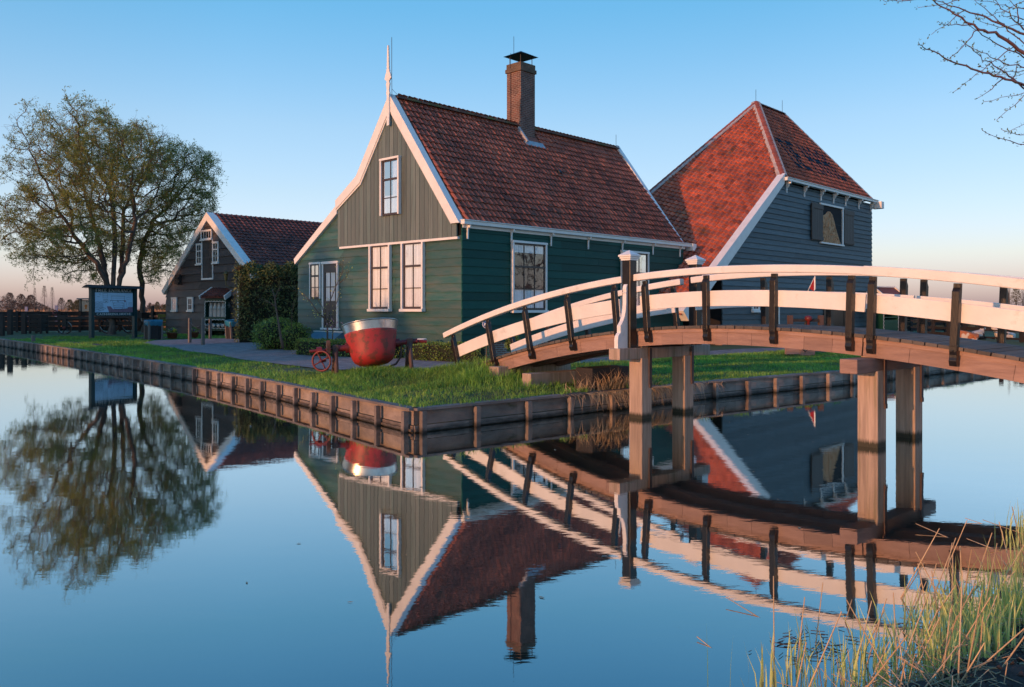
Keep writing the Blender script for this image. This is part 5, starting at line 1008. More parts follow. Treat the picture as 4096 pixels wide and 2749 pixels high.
for (x, d, rz, mt, lab) in ((2205, 38, 2.6, gw2, 'brown and white goat lying behind the rail fence'), (2226, 38.5, .3, gw, 'white and black goat lying behind the rail fence'), (2290, 39, 3.0, gw, 'pale goat lying farthest right in the meadow')):
    p = at(x, 0, d)
    try: goat((p[0], p[1], .36), rz, mt, lab)
    except Exception as ex: print('goat', ex)
# ------------------------------------------------------------------ vegetation helpers
def frusta(P, Q, rp, rq, n):
    P, Q = np.asarray(P, float), np.asarray(Q, float); rp = np.asarray(rp, float)[:, None]; rq = np.asarray(rq, float)[:, None]
    d = Q - P; L = np.linalg.norm(d, axis=1, keepdims=True) + 1e-9; d = d / L
    h = np.where(np.abs(d[:, 2:3]) < .9, np.array([[0, 0, 1.]]), np.array([[1., 0, 0]])); u = np.cross(d, h); u /= np.linalg.norm(u, axis=1, keepdims=True) + 1e-9; w = np.cross(d, u)
    vs = []
    for C_, r in ((P, rp), (Q, rq)):
        for k in range(n):
            a = 2 * math.pi * k / n; vs.append(C_ + r * (math.cos(a) * u + math.sin(a) * w))
    Vt = np.stack(vs, 1).reshape(-1, 3); m = len(P); base = np.arange(m)[:, None] * 2 * n
    F = np.stack([np.stack([base[:, 0] + k, base[:, 0] + (k + 1) % n, base[:, 0] + n + (k + 1) % n, base[:, 0] + n + k], -1) for k in range(n)], 1).reshape(-1, 4)
    return Vt, F
def cat(parts):
    Vs, Fs, o = [], [], 0
    for v, f in parts:
        if len(v) == 0: continue
        Vs.append(v); Fs.append(f + o); o += len(v)
    return np.concatenate(Vs), np.concatenate(Fs)
def quads_at(P, size, asp, rng, up=0.0, D=None):
    n = len(P); a = rng.normal(size=(n, 3)) if D is None else D + rng.normal(0, .5, (n, 3)); a[:, 2] += up; a /= np.linalg.norm(a, axis=1, keepdims=True)
    b = np.cross(a, rng.normal(size=(n, 3))); b /= np.linalg.norm(b, axis=1, keepdims=True) + 1e-9
    s = np.asarray(size).reshape(-1, 1); a = a * s; b = b * s * asp
    return np.stack([P, P + a * .5 + b * .5, P + a, P + a * .5 - b * .5], 1).reshape(-1, 3), np.arange(4 * n).reshape(-1, 4)
def grow(attr, pos, par, step, dk, rng, iters=220, wig=.12):
    pos = [np.array(p, float) for p in pos]; par = list(par); A = np.array(attr); alive = np.ones(len(A), bool)
    near = np.zeros(len(A), int); nd = np.full(len(A), 1e9); start = 0
    for it in range(iters):
        Nw = np.array(pos[start:]); 
        if len(Nw) == 0: break
        D = np.linalg.norm(A[:, None, :] - Nw[None], axis=2); j = D.argmin(1); dd = D[np.arange(len(A)), j]; up = dd < nd
        near[up] = j[up] + start; nd[up] = dd[up]; alive &= nd > dk
        if not alive.any(): break
        start = len(pos); idx_ = np.where(alive)[0]
        for nn in np.unique(near[idx_]):
            sel = idx_[near[idx_] == nn]; v = A[sel] - pos[nn]; v = (v / np.linalg.norm(v, axis=1, keepdims=True)).mean(0); v /= np.linalg.norm(v) + 1e-9
            v = v + rng.normal(0, wig, 3); v[2] += .12; v /= np.linalg.norm(v); pos.append(pos[nn] + v * step); par.append(nn)
    return np.array(pos), np.array(par)
def radii(par, tip, ex, rmax):
    n = len(par); acc = np.zeros(n); kids = np.bincount(par[par >= 0], minlength=n)
    for i in range(n - 1, -1, -1):
        if kids[i] == 0: acc[i] = tip ** ex
        if par[i] >= 0: acc[par[i]] += acc[i]
    return np.minimum(acc ** (1 / ex), rmax), kids
def twigs(P, D, rng, per, L, segs, curl, r0, droop=0.0):
    P = np.repeat(P, per, 0); D = np.repeat(D, per, 0); n = len(P); d = D + rng.normal(0, .5, (n, 3)); d /= np.linalg.norm(d, axis=1, keepdims=True)
    ln = L * rng.uniform(.5, 1.3, (n, 1)) / segs; pts = [P]; bend = rng.normal(0, curl, (n, 3)); dirs = [d]
    for s in range(segs):
        d = d + bend + rng.normal(0, curl * .8, (n, 3)); d[:, 2] -= droop; d /= np.linalg.norm(d, axis=1, keepdims=True); pts.append(pts[-1] + d * ln); dirs.append(d)
        if s % 2: bend = -bend
    A = np.concatenate(pts[:-1]); B = np.concatenate(pts[1:]); ra = np.concatenate([np.full(n, r0 * (1 - .7 * s / segs)) for s in range(segs)]); rb = np.concatenate([np.full(n, r0 * (1 - .7 * (s + 1) / segs)) for s in range(segs)])
    return frusta(A, B, ra, rb, 3), np.concatenate(pts[1:]), np.concatenate(dirs[1:])
def scattree(name, label, cat_, base, stems, attr, seed, step=.33, dk=.42, tip=.015, rmax=.33, per=5, tl=.72, leaves=6, lsize=.11, group=None, curl=.45, mats=('bark', 'twig', 'leafw'), thin=.035, lasp=.3, wig=.2):
    rng = np.random.default_rng(seed); root = thing(name, base, label, cat_, group)
    pos = [np.array(base, float)]; par = [-1]; b = np.array(base, float)
    for st in stems:                                            # st: list of points from the base upward
        prev = 0
        for p in st:
            p = np.array(p, float); q = np.array(pos[prev]); k = max(1, int(np.linalg.norm(p - q) / step))
            for j in range(1, k + 1): pos.append(q + (p - q) * j / k + (rng.normal(0, .03, 3) if j < k else 0)); par.append(prev if j == 1 else len(pos) - 2)
            prev = len(pos) - 1
    pos, par = grow(attr, pos, par, step, dk, rng, wig=wig); r, kids = radii(par, tip, 2.15, rmax)
    jit = rng.normal(0, .05, pos.shape) * np.clip(1 - r / .1, 0, 1)[:, None]; pos = pos + jit
    e = np.where(par >= 0)[0]; P, Q = pos[par[e]], pos[e]; rq = r[e]; rp = np.minimum(r[par[e]], rq * 1.35 + .004); rp[r[par[e]] > .12] = np.minimum(r[par[e]], rq * 1.9)[r[par[e]] > .12]
    big = rq > thin; dd_ = Q[big] - P[big]; dd_ /= np.linalg.norm(dd_, axis=1, keepdims=True); v1 = frusta(P[big] - dd_ * rp[big][:, None] * .25, Q[big] + dd_ * rq[big][:, None] * .3, rp[big], rq[big], 9)
    raw('trunk', *v1, M[mats[0]], parent=root)
    bs = frusta(P[~big], Q[~big], rp[~big], rq[~big], 4)
    sel = e[(rq < thin)]; D = pos[sel] - pos[par[sel]]; D /= np.linalg.norm(D, axis=1, keepdims=True) + 1e-9
    tw, tp, td = twigs(pos[sel], D, rng, per, tl, 4, curl, .0075 if tl < .8 else .009)
    vv, ff = cat([bs, tw]); crown = raw('crown', vv, ff, M[mats[1]], parent=root)
    if leaves:
        kp = (np.sin(tp[:, 0] * 1.9 + 1) * np.sin(tp[:, 1] * 1.7) * np.sin(tp[:, 2] * 2.1 + 2) + .35 * np.sin(tp[:, 0] * 5.3) * np.sin(tp[:, 2] * 4.7)) > rng.normal(-.16, .16, len(tp)); tp, td = tp[kp], td[kp]; LP = np.repeat(tp, leaves, 0) + rng.normal(0, .05, (len(tp) * leaves, 3)); lv, lf2 = quads_at(LP, rng.uniform(.6, 1.3, len(LP)) * lsize, lasp, rng, D=np.repeat(td, leaves, 0))
        o = raw('foliage', lv, lf2, M[mats[2]], rng.uniform(0, 1, len(lf2)), parent=root); 
    return root
def inside_sample(poly, n, rng, d, thick, xc, hw):
    poly = np.array(poly, float); out = []
    while len(out) < n:
        x = rng.uniform(poly[:, 0].min(), poly[:, 0].max()); y = rng.uniform(poly[:, 1].min(), poly[:, 1].max())
        if inpoly(np.array([x]), np.array([y]), poly)[0]:
            w_ = math.sqrt(max(.05, 1 - ((x - xc) / hw) ** 2)); out.append(at(x, y, d) + np.array([0, rng.uniform(-1, 1) * thick * w_, 0]))
    return np.array(out)
# the two willows behind the green board
rng = np.random.default_rng(3)
poly1 = [(95, 272), (140, 258), (190, 300), (235, 254), (280, 262), (310, 300), (350, 282), (400, 295), (430, 330), (425, 380), (400, 430), (370, 470), (330, 500), (310, 560), (280, 600), (250, 560), (225, 590), (200, 600), (165, 625), (140, 672), (118, 640), (90, 630), (70, 595), (30, 590), (15, 545), (10, 510), (45, 470), (35, 440), (65, 400), (60, 380), (75, 335)]
cxy = np.array([285., 430.]); poly1 = [tuple(cxy + (np.array(p) - cxy) * np.array([.87, .93])) for p in poly1]
att = inside_sample(poly1, 2000, rng, 47.4, 4.6, 245, 250)
bt_ = at(256, 0, 47.4); bt_[2] = .3; tp_ = lambda x, y, dd=0: at(x, y, 47.4 + dd)
scattree('willow_tree', 'big curly willow with many stems and thin yellowish green foliage behind the green board', 'tree', bt_,
         [[tp_(256, 720), tp_(250, 660), tp_(222, 600, -.6), tp_(170, 540, -1)], [tp_(256, 720), tp_(258, 650), tp_(262, 560, .5), tp_(258, 470, .8)], [tp_(258, 720), tp_(272, 650), tp_(292, 580, .2), tp_(310, 500, -.4)], [tp_(258, 715), tp_(270, 660), tp_(278, 600, 1.2), tp_(282, 480, 1.6)], [tp_(256, 715), tp_(244, 650), tp_(228, 560, 1.4), tp_(205, 480, 1.8)]], att, 11)
poly2 = [(330, 560), (345, 500), (375, 470), (400, 430), (430, 385), (440, 335), (470, 345), (490, 380), (478, 430), (482, 480), (462, 525), (432, 545), (415, 575), (400, 610), (388, 640), (360, 630), (338, 600)]
att = inside_sample(poly2, 800, rng, 50.5, 2.6, 400, 95); b2_ = at(328, 0, 50.8); b2_[2] = .3; tq = lambda x, y, dd=0: at(x, y, 50.8 + dd)
scattree('willow_tree', 'slimmer willow with one bent trunk standing beside the big willow, right of the green board', 'tree', b2_, [[tq(327, 720), tq(324, 660), tq(318, 610), tq(326, 560), tq(350, 500)]], att, 12, rmax=.2)

# clipped shrubs and hedges: a core darkened to stand for inner shade, and many small leaves
def shrub(name, label, cat_, c, r, n, leaf, mat='hedge', group=None, box=None, seed=1, asp=.6, D=None, lump=.08):
    rng = np.random.default_rng(seed); root = thing(name, (c[0], c[1], .34), label, cat_, group); c = np.array(c, float)
    if box is None:
        u = rng.normal(size=(n, 3)); u /= np.linalg.norm(u, axis=1, keepdims=True)
        k = 1 + lump * np.sin(u[:, :1] * 5 + seed) * np.sin(u[:, 1:2] * 6) * np.cos(u[:, 2:] * 5) * 2; P = c + u * np.array(r) * k * rng.uniform(.78, 1.03, (n, 1)) ; core = MB(); f = Fr(c, (r[0], 0, 0), (0, r[1], 0), (0, 0, r[2]))
        core.lathe(f, [(math.cos(a) * .8, math.sin(a) * .8) for a in np.linspace(-1.57, 1.57, 9)], 14); core.build('twigs', M['bushcore'], root)  # solid core, its dark colour stands in for shade among the leaves
    else:
        L, Wd, H, d = box; fr = Fr(c, d, (-d[1], d[0], 0)); u = rng.uniform(-1, 1, (n, 3)); ax_ = rng.choice(3, n, p=[.1, .45, .45]); sg = np.where(rng.random(n) < .5, -1, 1); sg[ax_ == 2] = 1
        u[np.arange(n), ax_] = sg * rng.uniform(.82, 1.05, n); rr = np.linalg.norm(u[:, 1:], axis=1); u[:, 1:] *= np.where(rr > 1.18, 1.18 / rr, 1)[:, None]
        P = fr(u * np.array([L / 2, Wd / 2, H / 2]) * (1 + .05 * np.sin(u[:, :1] * L * 4 + seed)) + np.array([0, 0, H / 2])); core = MB(); core.box(fr, (-L / 2 * .93, L / 2 * .93), (-Wd / 2 * .75, Wd / 2 * .75), (0, H * .84)); core.build('twigs', M['bushcore'], root)  # box-shaped solid core, coloured dark as the shade inside the hedge
    P[:, 2] = np.maximum(P[:, 2], .30); lv, lf2 = quads_at(P, rng.uniform(.6, 1.4, n) * leaf, asp, rng, up=.3); raw('leaves', lv, lf2, M[mat], rng.uniform(0, 1, n), parent=root); return root
dU = -U
h1, h2 = np.array([-6.75, 26.3, .36]), np.array([-3.1, 23.5, .36]); d = h2 - h1; L = np.linalg.norm(d); d /= L
shrub('box_hedge', 'low clipped box hedge left of the red cauldron, along the house front', 'hedge', (h1 + h2) / 2, None, 5200, .055, box=(L, .55, .50, d), seed=4)
h1, h2 = np.array([-2.75, 23.15, .36]), np.array([-.75, 21.95, .36]); d = h2 - h1; L = np.linalg.norm(d); d /= L
shrub('box_hedge', 'low clipped box hedge right of the red cauldron, reaching the bridge end', 'hedge', (h1 + h2) / 2, None, 3600, .05, box=(L, .5, .52, d), seed=5)
p = at(632, 0, 29.6); shrub('round_bush', 'large round clipped bush with small tree growing out of it, left of the house', 'bush', (p[0], p[1], .86), (.86, .8, .66), 5200, .06, seed=6, group='round clipped bushes')
p = at(674, 0, 28.6); shrub('round_bush', 'smaller round clipped bush in front, next to the house corner', 'bush', (p[0], p[1], .80), (.53, .53, .55), 3600, .05, seed=7, group='round clipped bushes')
p = at(1171, 0, 24.3); shrub('topiary_ball', 'small round topiary bush behind the bridge ramp by the side wall', 'bush', (p[0], p[1], .80), (.24, .24, .27), 1300, .04, seed=8)
p = at(626, 0, 36.0); shrub('conifer_hedge', 'tall dark conifer hedge between brown barn and green house', 'hedge', (p[0], p[1], .3), None, 15000, .13, 'conifer', box=(3.1, 1.6, 3.35, np.array([.95, .3, 0])), seed=9, asp=.35, lump=.2)
def stick(name, label, cat_, base, lines, r, seed, tw=2, tl=.3, leaf=None, nleaf=1, mat='bark', lsize=.05, group=None, blossom=None, tr=.004):
    rng = np.random.default_rng(seed); root = thing(name, base, label, cat_, group); m = MB(); parts = []; TP = []; TD = []
    for ln_, rr in lines:
        n = len(ln_); m.tube(ln_, [rr * (1 - .75 * k / (n - 1)) for k in range(n)], 7); 
        for k in range(1, n):
            a, b = np.array(ln_[k - 1]), np.array(ln_[k]); c = 5
            for j in range(c): TP.append(a + (b - a) * (j + .5) / c); TD.append((b - a) / np.linalg.norm(b - a))
    m.build('trunk', M[mat], root, smooth=True); TP, TD = np.array(TP), np.array(TD); f, tp, td = twigs(TP, TD, rng, tw, tl, 3, .25, tr); raw('crown', *f, M['twig'] if mat != 'twigred' else M[mat], parent=root)
    if leaf:
        k = rng.random(len(tp)) < nleaf; lv, lf2 = quads_at(tp[k] , rng.uniform(.6, 1.3, k.sum()) * lsize, .6, rng); raw('buds', lv, lf2, M[leaf], rng.uniform(0, 1, k.sum()), parent=root)
    if blossom is not None:
        q = blossom; lv, lf2 = quads_at(q, np.full(len(q), .045), .9, rng); raw('blossom', lv, lf2, M['pink'], parent=root)
    return root
w3 = lambda pts, d: [at(x, y, d + k * .05) for k, (x, y) in enumerate(pts)]
bs_ = at(745, 778, 25.3); stick('flowering_shrub', 'bare thin shrub with a few pink blossoms in front of the house door', 'shrub', bs_, [(w3([(747, 778), (747, 738), (742, 728), (725, 712), (708, 688), (690, 668)], 25.3), .03), (w3([(747, 740), (752, 715), (752, 690), (768, 650), (780, 625), (783, 600)], 25.4), .02), (w3([(758, 778), (760, 735), (765, 700), (775, 670)], 25.2), .018), (w3([(742, 730), (728, 715), (712, 712)], 25.3), .015), (w3([(742, 728), (735, 700), (722, 680), (718, 660)], 25.1), .015), (w3([(770, 650), (790, 633), (795, 618)], 25.4), .008)], .02, 21, 2, .28, 'reed', .25, blossom=at(760, 740, 25.2) + np.random.default_rng(5).normal(0, 1, (46, 3)) * np.array([.14, .1, .13]))
bs_ = at(647, 795, 28.0); stick('young_tree', 'young bare tree with few white buds leaning left out of the round bush', 'tree', bs_, [(w3([(646, 795), (641, 770), (636, 740), (630, 705), (627, 680), (621, 660)], 28), .055), (w3([(629, 700), (615, 690), (603, 684)], 28), .02), (w3([(627, 680), (634, 664), (640, 655)], 28), .02), (w3([(665, 760), (666, 715), (671, 690), (678, 672), (672, 655)], 28.3), .014)], .02, 22, 2, .35, 'hedge', .3)

# ------------------------------------------------------------------ grass blades, dry tufts, reeds
def blades(x, y, z, h, w, lean, rng):
    n = len(x); B = np.stack([x, y, z], -1); a = rng.uniform(0, 2 * math.pi, n); side = np.stack([np.cos(a), np.sin(a), 0 * a], -1) * (w / 2)[:, None]
    b = rng.uniform(0, 2 * math.pi, n); ld = np.stack([np.cos(b), np.sin(b), 0 * b], -1) * (lean * h)[:, None]; up = np.zeros((n, 3)); up[:, 2] = h
    V5 = np.stack([B - side, B + side, B + up * .55 + ld * .3 - side * .75, B + up * .55 + ld * .3 + side * .75, B + up * np.sqrt(np.maximum(.2, 1 - lean ** 2 * .5))[:, None] + ld], 1).reshape(-1, 3)
    k = np.arange(n)[:, None] * 5; F = np.concatenate([k + np.array([[0, 1, 2]]), k + np.array([[1, 3, 2]]), k + np.array([[2, 3, 4]])], 0)
    return V5, F
rng = np.random.default_rng(31)
n = 150000; s1 = rng.random(n) < .64; gp_ = np.where(s1, rng.uniform(.05, 21, n), rng.uniform(.05, 2.9, n)); gq = np.where(s1, rng.uniform(.05, 6.2, n), 2 + 34 * rng.random(n) ** 1.35)
ok = ~inpoly(gp_, gq, PT); gx, gy = xy(gp_, gq)
nz_ = np.sin(gx * 1.7 + 2) * np.sin(gy * 1.3) + .5 * np.sin(gx * 4.1) * np.sin(gy * 3.7 + 1)
dirt = (gp_ > 1.0) & (gq > 5.6) & (gq < 9.5) & (nz_ > -.25); ok &= ~dirt; ok &= ~((gq > 22) & (gp_ > 1.1) & (nz_ > .1))
gx, gy, gp_, gq, nz_ = gx[ok], gy[ok], gp_[ok], gq[ok], nz_[ok]; gz = hland(gp_, gq) - .01
edge = np.exp(-np.minimum(gp_, gq) / .22); mound = np.exp(-((gx + .4) ** 2 + (gy - 16.4) ** 2) / 1.7); cz_ = np.exp(-(((gx + 2.9) ** 2 + (gy - 17.0) ** 2) / .75))
hh_ = .05 + .018 * nz_ + .07 * edge + .15 * mound + .07 * cz_ + .05 * np.exp(-(gq - 4.6) ** 2 / .3) * (gp_ > 5); cl = np.sin(gx * 9.1 + 3 * np.sin(gy * 2.3)) * np.sin(gy * 8.3 + 2 * np.sin(gx * 1.9)); hh_ += .035 * np.clip(cl - .35, 0, 1) * 1.6; hh_ *= rng.uniform(.55, 1.5, len(gx))
V5, F3 = blades(gx, gy, gz, np.clip(hh_, .025, .4), rng.uniform(.007, .014, len(gx)) * (1 + np.maximum(0, gy - 16) * .035), rng.uniform(.1, .75, len(gx)), rng)
tn = np.clip(.42 + .26 * nz_ + .12 * cl + rng.normal(0, .2, len(gx)), 0, 1); raw('grass', V5, F3, M['grass'], np.concatenate([tn, tn, tn]), kind='stuff')
n = 1000; gp_ = rng.normal(4.7, .6, n); gq = np.abs(rng.normal(0, .25, n)) ; gx, gy = xy(gp_, gq); V5, F3 = blades(gx, gy, hland(gp_, gq), rng.uniform(.08, .42, n) * np.exp(-((gp_ - 4.3) / 1.0) ** 2) + .08, rng.uniform(.006, .012, n), rng.uniform(.2, .9, n), rng)
gp2 = rng.normal(5.0, .8, 900); gx2, gy2 = xy(gp2, -.1 - 0 * gp2); V6, F6 = blades(gx2, gy2, np.full(900, .36), np.full(900, .05) + rng.uniform(0, .05, 900), rng.uniform(.006, .012, 900), rng.uniform(.5, 1, 900), rng)
V6 = V6.reshape(-1, 5, 3); V6[:, 2:4] += np.array([.6533 * .12, -.757 * .12, -.06]); V6[:, 4] += np.array([.6533 * .2, -.757 * .2, 0]); V6[:, 4, 2] -= rng.uniform(.1, .42, 900); V6[:, 4, :2] += rng.normal(0, .05, (900, 2)); vv, ff = cat([(V5, F3), (V6.reshape(-1, 3), F6)])
raw('dry_grass', vv, ff, M['straw'], rng.uniform(0, 1, len(ff)), kind='stuff')
n = 34000; gp_ = rng.uniform(1.5, 13, n); gq = rng.uniform(19, 37, n); ok = ~inpoly(gp_, gq, PT); gx, gy = xy(gp_, gq); nz_ = np.sin(gx * .9 + 2) * np.sin(gy * .8) + .5 * np.sin(gx * 2.1) * np.sin(gy * 2.7 + 1); ok &= (nz_ > -.2) & ~((gp_ > 9) & (gq < 30)); gx, gy, gp_, gq, nz_ = gx[ok], gy[ok], gp_[ok], gq[ok], nz_[ok]; n = len(gx)
V5, F3 = blades(gx, gy, hland(gp_, gq) - .01, (.06 + .03 * nz_) * rng.uniform(.6, 1.6, n), rng.uniform(.02, .035, n), rng.uniform(.1, .8, n), rng); raw('far_grass', V5, F3, M['grass'], np.tile(np.clip(.3 + .2 * nz_ + rng.normal(0, .15, n), 0, 1), 3), kind='stuff')
n = 2200; tq = rng.uniform(0, 36, 60); qi = tq[rng.integers(0, 60, n)] + rng.normal(0, .1, n); s2_ = rng.random(n) < .5; gp_ = np.where(s2_, rng.uniform(-.07, .12, n), qi * .55); gq = np.where(s2_, qi, rng.uniform(-.07, .12, n)); ok = (gp_ > -.1) & (gq > -.1); gp_, gq = gp_[ok], gq[ok]; n = len(gp_); gx, gy = xy(gp_, gq)
V5, F3 = blades(gx, gy, np.full(n, .345), rng.uniform(.04, .16, n), rng.uniform(.007, .013, n), rng.uniform(.3, 1.2, n), rng); raw('edge_grass', V5, F3, M['grass'], np.tile(rng.uniform(.1, .9, n), 3), kind='stuff')
# reeds and straw at the near bank
n = 4300; rp_ = rng.uniform(-3.6, 6, n); rp_ = rp_[rng.random(n) < np.clip((rp_ + 3.5) / 1.3, .08, 1)]; n = len(rp_); bk = NBK + .18 * np.sin(rp_ * 1.3) + .1 * np.sin(rp_ * 3.1); rq = bk + .16 + np.abs(rng.normal(0, .20, n)) - .28 * rng.random(n); gx, gy = xy(rp_, rq); gz = np.maximum(hground(rp_, rq), -.05)
V5, F3 = blades(gx, gy, gz, rng.uniform(.14, .40, n), rng.uniform(.006, .012, n), rng.uniform(.03, .35, n), rng); raw('green_reeds', V5, F3, M['reed'], np.tile(rng.uniform(0, 1, n), 3), kind='stuff')
n = 420; rp_ = rng.uniform(-3.4, 6, n); rq = NBK + .12 + rng.normal(0, .26, n); gx, gy = xy(rp_, rq); gz = np.maximum(hground(rp_, rq), -.05); A = np.stack([gx, gy, gz], -1)
ld = rng.normal(0, .30, (n, 3)); ld[:, 0] += .22; ld[:, 2] = 1; ld /= np.linalg.norm(ld, axis=1, keepdims=True); Ln = rng.uniform(.18, .62, (n, 1)); B = A + ld * Ln; low = rng.random(n) < .35; ld2 = rng.normal(0, 1, (n, 3)); ld2[:, 2] = np.abs(ld2[:, 2]) * .12; ld2 /= np.linalg.norm(ld2, axis=1, keepdims=True); B[low] = (A + ld2 * Ln + np.array([0, 0, .05]))[low]
f = frusta(A, B, np.full(n, .0042), np.full(n, .0026), 5)
m2 = 2600; q2_ = rng.uniform(-3.9, 6, m2); qq2 = NBK + .12 - np.abs(rng.normal(0, .35, m2)); gx, gy = xy(q2_, qq2); A2 = np.stack([gx, gy, np.maximum(hground(q2_, qq2), .0) + .015], -1); dd = rng.normal(0, 1, (m2, 3)); dd[:, 2] *= .25; dd /= np.linalg.norm(dd, axis=1, keepdims=True); f2_ = frusta(A2, A2 + dd * rng.uniform(.04, .3, (m2, 1)), np.full(m2, .0028), np.full(m2, .002), 4)
vv, ff = cat([f, f2_]); raw('dry_reeds', vv, ff, M['straw'], rng.uniform(0, 1, len(ff)), kind='stuff')
# crumbs of soil, and drifting plant scraps on the water
m = MB()
for k in range(2600):
    pp_, qv = random.uniform(-5, 6), NBK - .05 - abs(random.gauss(0, .6)); x, y = xy(pp_, qv); z = float(hground(np.array([pp_]), np.array([qv]))[0]); s = random.uniform(.006, .018)
    a = NR.normal(0, 1, (6, 3)); c = np.array([float(x), float(y), z + s * .6 + .02]); ds_ = np.array([[1, 0, 0], [-1, 0, 0], [0, 1, 0], [0, -1, 0], [0, 0, .8], [0, 0, -.8]]) * s + a * s * .2
    m.add([c + e_ for e_ in ds_], [(0, 2, 4), (2, 1, 4), (1, 3, 4), (3, 0, 4), (2, 0, 5), (1, 2, 5), (3, 1, 5), (0, 3, 5)], random.random())
m.build('soil_crumbs', M['soil'], kind='stuff')
n = 70; c1 = at(1855, 1480, 1); c1 = c1 * 0; g0 = np.array([1.62, 4.42]); A = np.stack([g0[0] + rng.normal(0, .13, n), g0[1] + rng.normal(0, .10, n), np.full(n, .008)], -1); k2 = rng.random(n) < .12; A[k2, 0] += rng.uniform(-.1, .9, k2.sum()); A[k2, 1] += rng.uniform(-.2, .6, k2.sum()); dd = rng.normal(0, 1, (n, 3)); dd[:, 2] = np.abs(dd[:, 2]) * .12; dd /= np.linalg.norm(dd, axis=1, keepdims=True)
raw('floating_scraps', *frusta(A, A + dd * rng.uniform(.015, .08, (n, 1)), np.full(n, .0025), np.full(n, .002), 4), M['bark'], kind='stuff')

# ------------------------------------------------------------------ leafless branches hanging in from a tree on the near bank
zc_ = lambda x, y: ((3500 + x / 2.614) / 1.7534, (y / 2.614) / 1.7534)
BR = [([(1900, 800), (1558, 550), (1380, 430), (1250, 350), (1080, 300), (900, 190), (700, 70), (560, -30)], .017, 5.6), ([(1900, 520), (1558, 360), (1380, 290), (1150, 185), (930, 110), (760, 45), (600, -20)], .012, 5.8),
      ([(1900, 1060), (1558, 900), (1440, 840), (1250, 790), (1080, 745), (880, 680), (760, 620), (600, 540), (500, 490), (460, 450)], .011, 5.4), ([(1600, 960), (1440, 830), (1330, 740), (1200, 660), (1100, 600), (1000, 510), (900, 420)], .007, 5.4), ([(1800, 760), (1558, 710), (1350, 655), (1200, 590), (1060, 530), (950, 460)], .006, 5.3),
      ([(1800, 740), (1558, 600), (1400, 520), (1230, 440), (1080, 340), (960, 240), (830, 130)], .007, 5.7), ([(1750, 620), (1558, 450), (1400, 320), (1240, 170), (1100, 50), (1000, -40)], .007, 6.0), ([(1700, 440), (1558, 300), (1430, 190), (1330, 90), (1230, -30)], .009, 6.1), ([(1800, 150), (1558, 100), (1400, 75), (1250, 30), (1050, 0)], .006, 6.2),
      ([(1080, 300), (960, 430), (860, 550), (760, 625), (710, 640)], .004, 5.6), ([(1445, 495), (1200, 660), (1000, 830), (820, 965)], .0035, 5.55), ([(930, 110), (780, 230), (590, 362)], .0035, 5.7), ([(1800, 930), (1558, 970), (1400, 1010), (1140, 1065)], .005, 5.2), ([(1750, 860), (1558, 1010), (1430, 1130), (1270, 1260)], .005, 5.2),
      ([(1900, 1600), (1558, 1520), (1400, 1480), (1260, 1430), (1120, 1362)], .005, 5.0), ([(1900, 1480), (1558, 1420), (1440, 1400), (1320, 1355)], .004, 5.0), ([(1700, 1180), (1558, 1290), (1400, 1378)], .004, 5.1), ([(1338, 820), (1220, 930), (1070, 1030)], .004, 5.4), ([(1040, 265), (850, 265), (740, 262), (660, 225)], .004, 5.6), ([(1100, -90), (890, 0), (700, 50), (450, 80)], .005, 5.9), ([(700, -60), (350, 0), (200, 15), (85, 5)], .005, 6.0),
      ([(1700, 730), (1558, 740), (1340, 760), (1180, 750), (1085, 680)], .004, 5.4), ([(1700, -80), (1558, 20), (1350, 110), (1150, 190), (1065, 190)], .004, 5.9), ([(1700, 760), (1558, 770), (1400, 795), (1240, 770)], .003, 5.3), ([(1558, 270), (1300, 280), (1100, 230), (1040, 150)], .003, 6.0), ([(1500, 230), (1480, 100), (1400, 0)], .005, 6.1), ([(1440, 830), (1480, 740), (1500, 640)], .004, 5.4), ([(1250, 790), (1340, 700), (1345, 620)], .003, 5.4), ([(1558, 200), (1430, 170), (1320, 160)], .004, 6.0)]
tb = np.array([7.6, 5.9, .3]); bare = thing('bare_tree', tb, 'leafless tree whose thin reddish budding twigs hang into the upper right sky', 'tree')
m = MB(); m.tube([tb, tb + np.array([.1, 0, 1.2]), tb + np.array([-.1, .1, 2.4]), tb + np.array([.1, 0, 4.2]), tb + np.array([0, 0, 6])], [.22, .17, .15, .10, .04], 10); m.build('trunk', M['bark'], bare, smooth=True)
M['twigred'] = pm('reddish_twigs', (0.22, 0.10, 0.105), (0.16, 0.085, 0.085), 3, rough=.6)
m = MB(); bud = []
for pts, r, d in BR:
    P3 = [at(*zc_(x, y), d - .06 * k) for k, (x, y) in enumerate(pts)]; off = pts[0][0] > 1590
    if off: e_ = P3[0]; tpz = tb + np.array([-.02, 0, max(1.5, e_[2] - .35 - tb[2])]); P3 = [tpz, (tpz + e_) / 2 + np.array([0, 0, .05])] + P3
    fine = []
    for a, b in zip(P3[:-1], P3[1:]):
        for j in range(3): fine.append(a + (b - a) * j / 3 + NR.normal(0, .004, 3))
    fine.append(P3[-1]); n = len(fine); m.tube(fine, [max(.0014, r * .78 * (1.25 - 1.1 * k / n)) for k in range(n)], 6)
    for k in range(n // 3, n):
        for j in range(2): bud.append((fine[k] + NR.normal(0, .006, 3), fine[k] - fine[k - 1]))
m.build('branches', M['twigred'], bare, smooth=True)
bp_ = np.array([b for b, _ in bud]); bd_ = np.array([d_ / (np.linalg.norm(d_) + 1e-9) for _, d_ in bud]); lv, lf2 = quads_at(np.concatenate([bp_, bp_]), NR.uniform(.010, .024, 2 * len(bp_)), .4, np.random.default_rng(8), D=np.concatenate([bd_, bd_])); raw('buds', lv, lf2, M['leafw'], NR.uniform(0, 1, 2 * len(bp_)), parent=bare)

